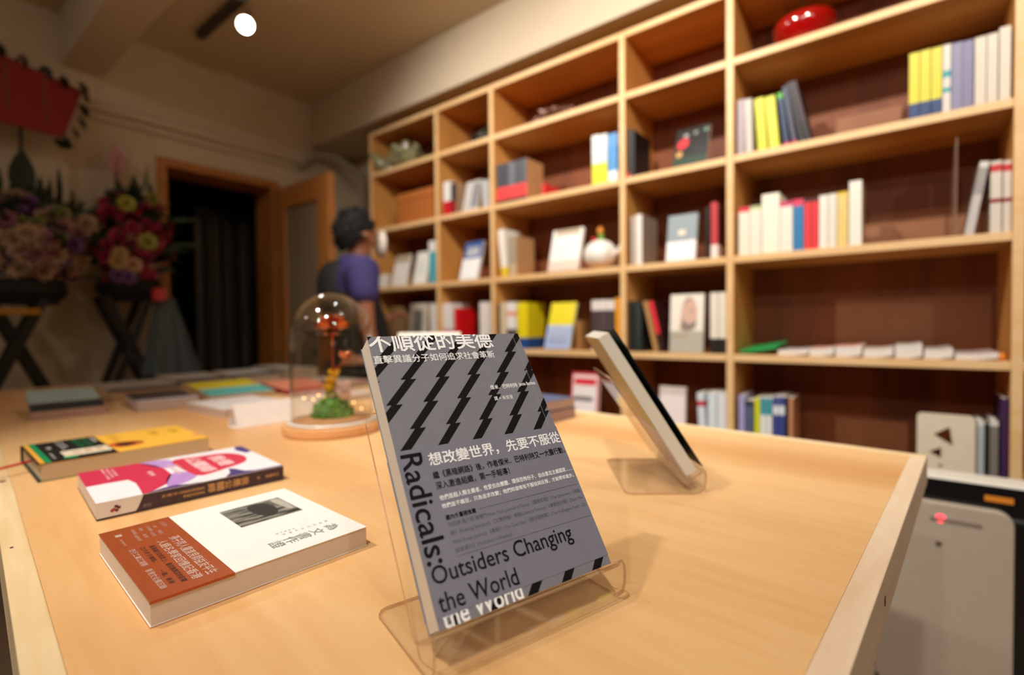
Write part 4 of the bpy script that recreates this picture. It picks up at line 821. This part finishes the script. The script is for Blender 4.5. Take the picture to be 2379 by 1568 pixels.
for k in range(7):
    a = k*.9; MB().lathe([(.0016*math.sin(math.pi*i/6), -.0016*math.cos(math.pi*i/6)) for i in range(7)], 8, (.05*math.cos(a)*(1 if k % 2 else .6), .05*math.sin(a), .012+.006*k)).build('fairy_light', mat('ffb070', .4, 0, 6), t, smooth=True)
MB().tube([(.05*math.cos(k*.45), .05*math.sin(k*.45), .010+.003*k) for k in range(15)], .0004, 4).build('light_wire', mat('b87440', .3, 1), t)
# ---------------------------------------------------------------- flower stands by the left wall
def rose_mesh(hc, hc2, r=.035):
    vs = []; fs = []; mi = []
    for ring, (n_, rr, ti, sc_) in enumerate(((5, .0, 1.25, .55), (6, .15, .95, .75), (7, .3, .55, .95), (8, .4, .15, 1.05))):
        for k in range(n_):
            a = 6.283*k/n_+ring*.5; L = r*sc_; wd = r*.75*sc_
            base = len(vs)
            for (s_, l_, zz_) in ((0, 0, 0), (-1, .55, .35), (0, .6, .25), (1, .55, .35), (-.6, 1, .5), (0, 1.1, .55), (.6, 1, .5)):
                x = rr*r*.4+L*l_*math.cos(ti); z = L*l_*math.sin(ti)+zz_*.1*r; y = s_*wd*.5
                vs.append((x*math.cos(a)-y*math.sin(a), x*math.sin(a)+y*math.cos(a), z))
            fs += [(base, base+1, base+2), (base, base+2, base+3), (base+1, base+4, base+5, base+2), (base+2, base+5, base+6, base+3)]; mi += [ring % 2]*4
    return mesh(vs, fs, [mat(hc, .6), mat(hc2, .6)], mi, True)
def flower_stand(label, x, y, cz, ry, rz_, cols, n, seed, crossing, tops, bots, spread_leaf, bar):
    random.seed(seed)
    t = thing('flower_stand', label, 'flowers', (x, y, FL))
    z0 = -FL
    wd = mat('1c1a16', .7)
    cy, cz0 = crossing
    for k, ((ty, tz), (by, bz)) in enumerate(zip(tops, bots)):
        # extend the visible slope down to the floor
        d = (Vector((0, by-ty, bz-tz))).normalized(); s_ = (FL-tz)/d.z
        fy = ty+d.y*s_
        MB().bar((.05+.03*k, ty-y, tz+z0), (.05+.03*k, fy-y, 0.0), .03, .022).build('leg', wd, t)
        MB().bar((-.12+.03*k, ty-y, tz+z0), (-.12+.03*k, fy-y, 0.0), .03, .022).build('leg', wd, t)
    MB().box(-.14, .10, -.02, .02, 0, .02).build('floor_bar', wd, t)
    if bar: MB().box(.085, .10, bar[0]-y, bar[1]-y, bar[2]-.012+z0, bar[2]+.012+z0).build('crossbar', mat('b47c14', .5), t)
    MB().lathe([(0, 0), (.09, 0), (.13, .05), (.12, .10), (0, .10)], 16, (-.02, 0, tops[0][1]+z0-.02)).build('basket', mat('17150f', .8), t)
    # dark foliage mass and the blooms that cover it
    meshes = [rose_mesh(a_, b_, r_) for a_, b_, r_ in cols]
    lf = [leaf_mesh(.13, .035, mat('1c3018', .5), .5), leaf_mesh(.16, .02, mat('2c4420', .5), .6), leaf_mesh(.10, .05, mat('182814', .5), .4)]
    for k in range(230):
        a = random.uniform(-1.9, 1.9); b = random.uniform(-1.2, 1.5); r_ = random.uniform(.5, 1.02)
        p = (math.cos(a)*math.cos(b)*.12*r_, math.sin(a)*math.cos(b)*ry*r_, cz+z0+math.sin(b)*rz_*r_)
        put(lf[k % 3], 'leaf', t, p, (random.uniform(-1.5, 1.5), random.uniform(-1.5, 1.5), random.uniform(0, 6.28)), random.uniform(.6, 1.1))
    for k in range(n):
        for _ in range(20):
            v_ = random.uniform(-1, 1); w_ = random.uniform(-1, 1)
            if v_*v_+w_*w_ < 1: break
        dp = math.sqrt(max(0, 1-v_*v_-w_*w_))
        jt = random.uniform(.82, 1.1); p = Vector((.0+.14*dp*jt, v_*ry*jt, cz+z0+w_*rz_*jt)); me_ = meshes[random.randrange(len(meshes))] if not callable(cols) else None
        o = put(me_, 'bloom', t, p, (0, 0, 0), random.uniform(.55, 1.2))
        o.rotation_euler = Vector((.5+dp+random.uniform(-.4,.4), v_*.8+random.uniform(-.6,.6), w_*.9+.3+random.uniform(-.5,.6))).to_track_quat('Z', 'Y').to_euler()
    for (py, pz, ln, wd_, tilt) in spread_leaf:
        put(leaf_mesh(ln, wd_, mat('18260f', .6), .25), 'tall_leaf', t, (0, py-y, pz+z0), (0.15, tilt*0, 0), 1).rotation_euler = (-tilt, 0, 1.4)
    return t
fs1 = flower_stand('large arrangement of cream and mauve blooms on a black crossed stand, at the left edge', -2.86, .395, .38, .215, .17,
    [('b89484', '9c7c70', .036), ('a8707c', '8c5868', .032), ('c0a888', 'a88c6c', .038), ('7c5088', '684478', .030), ('8c3c50', '742c40', .030), ('94985c', '808848', .026)], 95, 11,
    (.353, -.054), [(.275, .13), (.43, .13)], [(.374, -.10), (.30, -.17)], [(.23, .46, .34, .05, .25), (.31, .48, .22, .04, -.15), (.385, .52, .27, .085, .0), (.50, .5, .22, .02, -.6), (.54, .44, .22, .018, -1.0), (.18, .5, .26, .03, .45), (.44, .49, .17, .03, -.35), (.35, .48, .19, .02, .25), (.27, .5, .16, .06, -.5), (.47, .46, .24, .02, .1)], (.20, .415, .078))
fs2 = flower_stand('arrangement heavy with crimson pink blooms on a black crossed stand, beside the doorway', -2.90, .755, .42, .165, .22,
    [('b42c50', '94203c', .030), ('c03858', '9c2444', .028), ('a82440', '881c34', .030), ('8c2c44', '702034', .026)], 64, 12,
    (.728, -.038), [(.648, .155), (.806, .15)], [(.801, -.219), (.679, -.209)], [(.72, .58, .16, .03, .1), (.78, .60, .16, .03, -.1), (.84, .58, .15, .03, -.3), (.68, .56, .14, .03, .3)], None)
random.seed(5)
for me_, (py, pz) in ((rose_mesh('b8b44c', '9c9840', .03), (.70, .56)), (rose_mesh('b0ac50', '8c8c3c', .034), (.775, .40)), (rose_mesh('c8a870', 'a88c5c', .03), (.665, .30)), (rose_mesh('c8a080', 'ac8468', .03), (.72, .29)), (rose_mesh('c8a870', 'a88c5c', .026), (.672, .335)), (rose_mesh('7c5088', '684478', .028), (.70, .235)), (rose_mesh('7c5088', '684478', .028), (.665, .24)), (rose_mesh('948c40', '7c7838', .026), (.80, .60))):
    o = put(me_, 'bloom', fs2, (.17, py-.755, pz-FL), (0, 1.4, 0))
MB().box(.10, .14, .045, .105, 1.15, 1.21).build('ribbon_bow', mat('c8343c', .15, 0, 0, .8), fs2, bevel=.012)
# pleated plastic wrap hanging from the stand
vs = []; fs = []; nn_ = 60
for i in range(9):
    s_ = i/8
    for j in range(nn_):
        a = 6.283*j/nn_; r_ = (.035+.075*s_)*(1+.22*math.sin(9*a+2*s_))
        vs.append((.05+.5*r_*math.cos(a), .12+.02*s_+r_*math.sin(a), 1.17-.37*s_))
for i in range(8):
    for j in range(nn_): fs.append((i*nn_+j, i*nn_+(j+1) % nn_, (i+1)*nn_+(j+1) % nn_, (i+1)*nn_+j))
link('plastic_wrap', mesh(vs, fs, PLASTIC, smooth=True), fs2)
# pale pink anthurium rising behind
t = thing('anthurium', 'tall dusky pink anthurium bloom rising against the wall left of the doorway', 'flower', (-2.98, .735, .60))
MB().tube([(0, 0, 0), (0, -.01, .09), (0, -.005, .16)], .005, 6).build('stem', mat('5c4438'), t)
put(leaf_mesh(.17, .085, mat('c08c8c', .5), .1), 'spathe', t, (0, -.005, .13), (0, .05, 1.45))
MB().tube([(.015, -.005, .16), (.02, 0, .24)], .006, 6).build('spadix', mat('a87868'), t)
# red banner fixed over the left arrangement
t = thing('congratulation_banner', 'tilted red banner with a dark leafy fringe over the left arrangement', 'banner', (-2.94, .45, .86))
MB().add([(0, -.45, .02), (0, .085, -.005), (0, .155, .225), (0, -.45, .36), (-.012, -.45, .02), (-.012, .085, -.005), (-.012, .155, .225), (-.012, -.45, .36)],
         [(0, 1, 2, 3), (7, 6, 5, 4), (0, 4, 5, 1), (1, 5, 6, 2), (2, 6, 7, 3), (3, 7, 4, 0)]).build('red_cloth', mat('8c1410', .6), t)
MB().bar((-.03, -.05, .3), (-.03, -.05, -.42), .012).build('pole', mat('2c2016'), t)
for k, (py, pz) in enumerate([(.10+.0, -.015), (.13, .03), (.155, .08), (.165, .14), (.17, .20), (.10, .245), (.04, .265), (-.03, .285), (-.10, .305), (-.17, .32), (.165, .24)]):
    put(rose_mesh(['2c2a1c', '8c5a4a', '34342a'][k % 3], '2a2820', .022), 'fringe_leaf', t, (.004, py-.012, pz-.008), (random.uniform(-.8, .8), 1.2, 1.5), 1.1)
put(leaf_mesh(.05, .07, mat('1c1c18', .6), .4), 'fringe_leaf', t, (.004, .075, -.055), (.2, .3, 1.5), 1)
for k in range(3): MB().box(.0005, .002, -.22+.12*k, -.205+.12*k, .04+.02*(2-k), .30-.03*k).build('gold_print', mat('7c3424', .5), t)

# ---------------------------------------------------------------- ceiling track and spot heads
tr = thing('light_track', 'dark ceiling track of the single lit spotlight, upper left', 'light track', (-2.35, 1.03, CE))
MB().box(-.42, 2.9, -.018, .018, -.03, 0).build('rail', mat('3a2e24', .5), tr)
tr2 = thing('light_track', 'ceiling track over the bookcase side of the table', 'light track', (-.75, .75, CE)); MB().box(-1.3, 1.3, -.018, .018, -.03, 0).build('rail', mat('3a2e24', .5), tr2)
tr3 = thing('light_track', 'ceiling track over the near side of the table', 'light track', (-.5, -.35, CE)); MB().box(-.9, .9, -.018, .018, -.03, 0).build('rail', mat('3a2e24', .5), tr3)
def head(x, y, z, d, label, glow):
    d = Vector(d).normalized(); t = thing('spotlight', label, 'spotlight', (x, y, z)); t.rotation_euler = d.to_track_quat('Z', 'Y').to_euler()
    MB().lathe([(0, -.10), (.030, -.098), (.040, -.06), (.045, .0), (.045, .006), (.041, .006), (.040, -.02), (0, -.022)], 28).build('housing', mat('e8e4dc', .4), t, smooth=True)
    MB().lathe([(0, -.012), (.039, -.012)], 24).build('lens', mat('fff4e8', .4, 0, glow), t)
    MB().lathe([(.018*math.sin(math.pi*i/8), .004-.018*math.cos(math.pi*i/8)) for i in range(9)], 14).build('bulb', mat('fff2e4', .4, 0, 150 if glow < 60 else 60), t, smooth=True)
    inv = t.rotation_euler.to_matrix().inverted(); a = inv @ Vector((0, 0, 1)); p = Vector((0, 0, -.07))
    MB().tube([p, p+a*(CE-.03-z-.0)*0.98-inv @ Vector((0, 0, 0))], .006, 8).build('arm', mat('3a2e24', .5), t)
head(-2.33, 1.054, 1.355, (1.2, -1.0, -.75), 'lit white spotlight hanging under the ceiling, the only one in view', 60); [o for o in sc.objects if o.name == 'spotlight'][0].scale = (.8, .8, .8)
for k, (x, y, z, tx, ty, tz, *_r) in enumerate(LAMPS[:5]+LAMPS[6:]):  # heads of the unseen lamps, the added fills behind the camera included
    d = Vector((tx-x, ty-y, tz-z)).normalized(); head(x-d.x*.05, y-d.y*.05, z-d.z*.05, d, 'unseen ceiling spotlight out of the frame, number %s' % 'ABCDEFGH'[k], 45)

# ---------------------------------------------------------------- person browsing the shelves
def skin(name, V, E, root, m, parent, sub=2, **kw):
    me = bpy.data.meshes.new(name); me.from_pydata([v[:3] for v in V], E, []); me.materials.append(m)
    o = link(name, me, parent, **kw); sm = o.modifiers.new('skin', 'SKIN'); sm.use_smooth_shade = True
    if not me.skin_vertices: 
        bm = bmesh.new(); bm.from_mesh(me); bm.verts.layers.skin.verify(); bm.to_mesh(me); bm.free()
    for k, v in enumerate(V):
        r = v[3] if isinstance(v[3], tuple) else (v[3], v[3]); me.skin_vertices[0].data[k].radius = r; me.skin_vertices[0].data[k].use_root = (k == root)
    s = o.modifiers.new('sub', 'SUBSURF'); s.levels = sub; s.render_levels = sub
    return o
per = thing('person', 'person with short dark hair in a purple T-shirt and black vest facing the bookcase', 'person', (-2.07, 1.42, FL), (0, 0, math.radians(-22)))
# local: +y faces the shelves, x to the person's right; height 1.57
V = [(0, 0, .86, .115), (0, -.005, 1.0, .105), (0, -.01, 1.16, .115), (0, -.01, 1.27, .10), (0, .005, 1.335, .048), (0, .02, 1.385, .050), (0, .03, 1.45, .080), (0, .025, 1.515, .068),
     (.155, -.005, 1.265, .048), (.19, .0, 1.10, .040), (.195, .01, .985, .033), (.19, .06, .86, .026), (.188, .085, .79, .022), (.186, .095, .745, .026),
     (-.155, -.005, 1.265, .048), (-.19, .0, 1.10, .040), (-.19, .03, .99, .033), (-.17, .14, 1.02, .026), (-.155, .20, 1.06, .022), (-.15, .23, 1.08, .026),
     (.085, 0, .78, .088), (.09, .01, .46, .058), (.09, -.01, .25, .050), (.09, -.015, .09, .036), (.095, .06, .035, .036), (.098, .13, .025, .028),
     (-.085, 0, .78, .088), (-.09, .01, .46, .058), (-.09, -.01, .25, .050), (-.09, -.015, .09, .036), (-.095, .06, .035, .036), (-.098, .13, .025, .028),
     (0, .105, 1.452, .016), (0, .09, 1.405, .028)]
E_ = [(0, 1), (1, 2), (2, 3), (3, 4), (4, 5), (5, 6), (6, 7), (3, 8), (8, 9), (9, 10), (10, 11), (11, 12), (12, 13), (3, 14), (14, 15), (15, 16), (16, 17), (17, 18), (18, 19),
      (0, 20), (20, 21), (21, 22), (22, 23), (23, 24), (24, 25), (0, 26), (26, 27), (27, 28), (28, 29), (29, 30), (30, 31), (6, 32), (6, 33)]
def fingers(base, side, V, E_, down):
    bx_, by_, bz_ = V[base][:3]
    for k, (dx, ln) in enumerate(((-.018, .060), (-.006, .070), (.006, .066), (.018, .052))):
        i = len(V)
        if down: pts = [(bx_+dx*.3, by_+dx, bz_-.022), (bx_+.002, by_+dx*1.1, bz_-.022-ln*.55), (bx_-.006*side, by_+dx+.004, bz_-.022-ln)]
        else: pts = [(bx_+dx, by_+.02, bz_+.004), (bx_+dx*1.1, by_+.02+ln*.5, bz_-.002), (bx_+dx, by_+.02+ln*.8, bz_-.02)]
        for q_, r_ in zip(pts, (.0085, .008, .0065)): V.append((*q_, r_))
        E_ += [(base, i), (i, i+1), (i+1, i+2)]
    i = len(V)
    if down: pts = [(bx_-.004*side, by_+.026, bz_-.005), (bx_-.006*side, by_+.036, bz_-.035)]
    else: pts = [(bx_+.024, by_+.008, bz_+.006), (bx_+.034, by_+.034, bz_+.004)]
    for q_, r_ in zip(pts, (.010, .008)): V.append((*q_, r_))
    E_ += [(base, i), (i, i+1)]
fingers(13, 1, V, E_, True); fingers(19, -1, V, E_, False)
SKIN = mat('a2684a', .55)
skin('body', V, E_, 0, SKIN, per)
def clothing(name, V, E_, m, **kw): return skin(name, V, E_, 0, m, per, **kw)
clothing('t_shirt', [(0, 0, .90, .128), (0, -.005, 1.02, .118), (0, -.01, 1.16, .128), (0, -.01, 1.275, .115), (.155, -.005, 1.275, .078), (.192, .0, 1.11, .066), (-.155, -.005, 1.275, .078), (-.192, .0, 1.11, .066), (0, .0, 1.345, .066)],
    [(0, 1), (1, 2), (2, 3), (3, 4), (4, 5), (3, 6), (6, 7), (3, 8)], mat('3c3670', .8))
clothing('vest', [(0, .01, .70, (.142, .142)), (0, .03, .92, .156), (0, -.005, 1.06, .152), (-.01, -.045, 1.17, .152), (-.03, -.055, 1.275, .128), (-.02, -.04, 1.335, .070)], [(0, 1), (1, 2), (2, 3), (3, 4), (4, 5)], mat('131312', .8), label='black vest and apron')
clothing('trousers', [(0, 0, .82, .125), (.085, 0, .76, .098), (.09, .01, .46, .072), (.09, -.01, .12, .062), (-.085, 0, .76, .098), (-.09, .01, .46, .072), (-.09, -.01, .12, .062)], [(0, 1), (1, 2), (2, 3), (0, 4), (4, 5), (5, 6)], mat('1c1c24', .8))
# hair: short dark cap with uneven tips over crown, back and sides
random.seed(3); vs = []; fs = []; nu, nv = 36, 18
for i in range(nv+1):
    ph = math.pi*i/nv*.78
    for j in range(nu):
        a = 6.283*j/nu; back = .5-.5*math.sin(a)   # 1 at the nape, 0 at the face
        lim = .30+.52*back**.7; p_ = min(ph, math.pi*lim)
        r_ = 1.02+.05*math.sin(5*a+2*i)*math.sin(p_)+random.uniform(-.045, .05)
        r_ *= 1-.16*(1-back)*(i/nv)
        vs.append((.092*r_*math.sin(p_)*math.cos(a), .004+.100*r_*math.sin(p_)*math.sin(a), 1.462+.112*r_*math.cos(p_)))
for i in range(nv):
    for j in range(nu): fs.append((i*nu+j, (i+1)*nu+j, (i+1)*nu+(j+1) % nu, i*nu+(j+1) % nu))
for k in range(420):   # loose tufts standing off the cap
    i = random.randrange(0, nv*nu-nu); c = Vector(vs[i]); o_ = Vector((0, .010, 1.462)); n_ = (c-o_).normalized(); tt = Vector((random.uniform(-1, 1), random.uniform(-1, 1), random.uniform(-.6, .6)))*.014
    b_ = len(vs); sd = n_.cross(tt).normalized()*.005; vs += [tuple(c-sd), tuple(c+sd), tuple(c+n_*random.uniform(.008, .020)+tt)]; fs.append((b_, b_+1, b_+2))
link('hair', mesh(vs, fs, mat('0c0b0a', .85), smooth=True), per)
MB().lathe([(0, -.01), (.03, -.006), (.044, .004), (.05, .012), (.048, .016), (.03, .004), (0, 0)], 20).build('face_mask', mat('e8ded2', .7), per, smooth=True).matrix_local = Matrix.Translation((0, .114, 1.418)) @ Matrix.Scale(1.35, 4) @ Matrix.Rotation(math.radians(90), 4, 'X') @ Matrix.Scale(-1, 4, (0, 0, 1))
for s_ in (-1, 1):
    MB().lathe([(0, -.006), (.012, -.004), (.015, .003), (.008, .006), (0, .006)], 10, sy=1.7).build('ear', SKIN, per, smooth=True).matrix_local = Matrix.Translation((.083*s_, .035, 1.445)) @ Matrix.Rotation(math.radians(90), 4, 'Y')

# ---------------------------------------------------------------- groups of repeats
ROWN = {2: 'second', 3: 'middle', 4: 'fourth', 5: 'lowest visible'}
for o in sc.objects:
    if o.parent is not None or not o.get('category') or o.get('group'): continue
    c_ = o['category']
    if c_ == 'book' and o.location.y > 1.7:
        r_ = min(ROWN, key=lambda k: abs(RZ[k]+T-o.location.z)); o['group'] = 'books on the %s shelf' % ROWN[r_]
    elif c_ == 'book': o['group'] = 'books on the display table'
    elif c_ in ('book stand', 'magazine', 'spotlight', 'light track', 'plant'):
        o['group'] = {'book stand': 'clear acrylic book stands', 'magazine': 'magazines lying flat on the fourth shelf', 'spotlight': 'ceiling spotlights', 'light track': 'ceiling light tracks', 'plant': 'potted plants on the top shelf'}[c_]
    elif o.name.startswith('flower_stand'): o['group'] = 'flower stands by the left wall'

# ---------------------------------------------------------------- lift everything so that the floor is at z = 0
for o in sc.objects:
    if o.parent is None and o.type in ('MESH', 'EMPTY'):
        o.location.z += HC
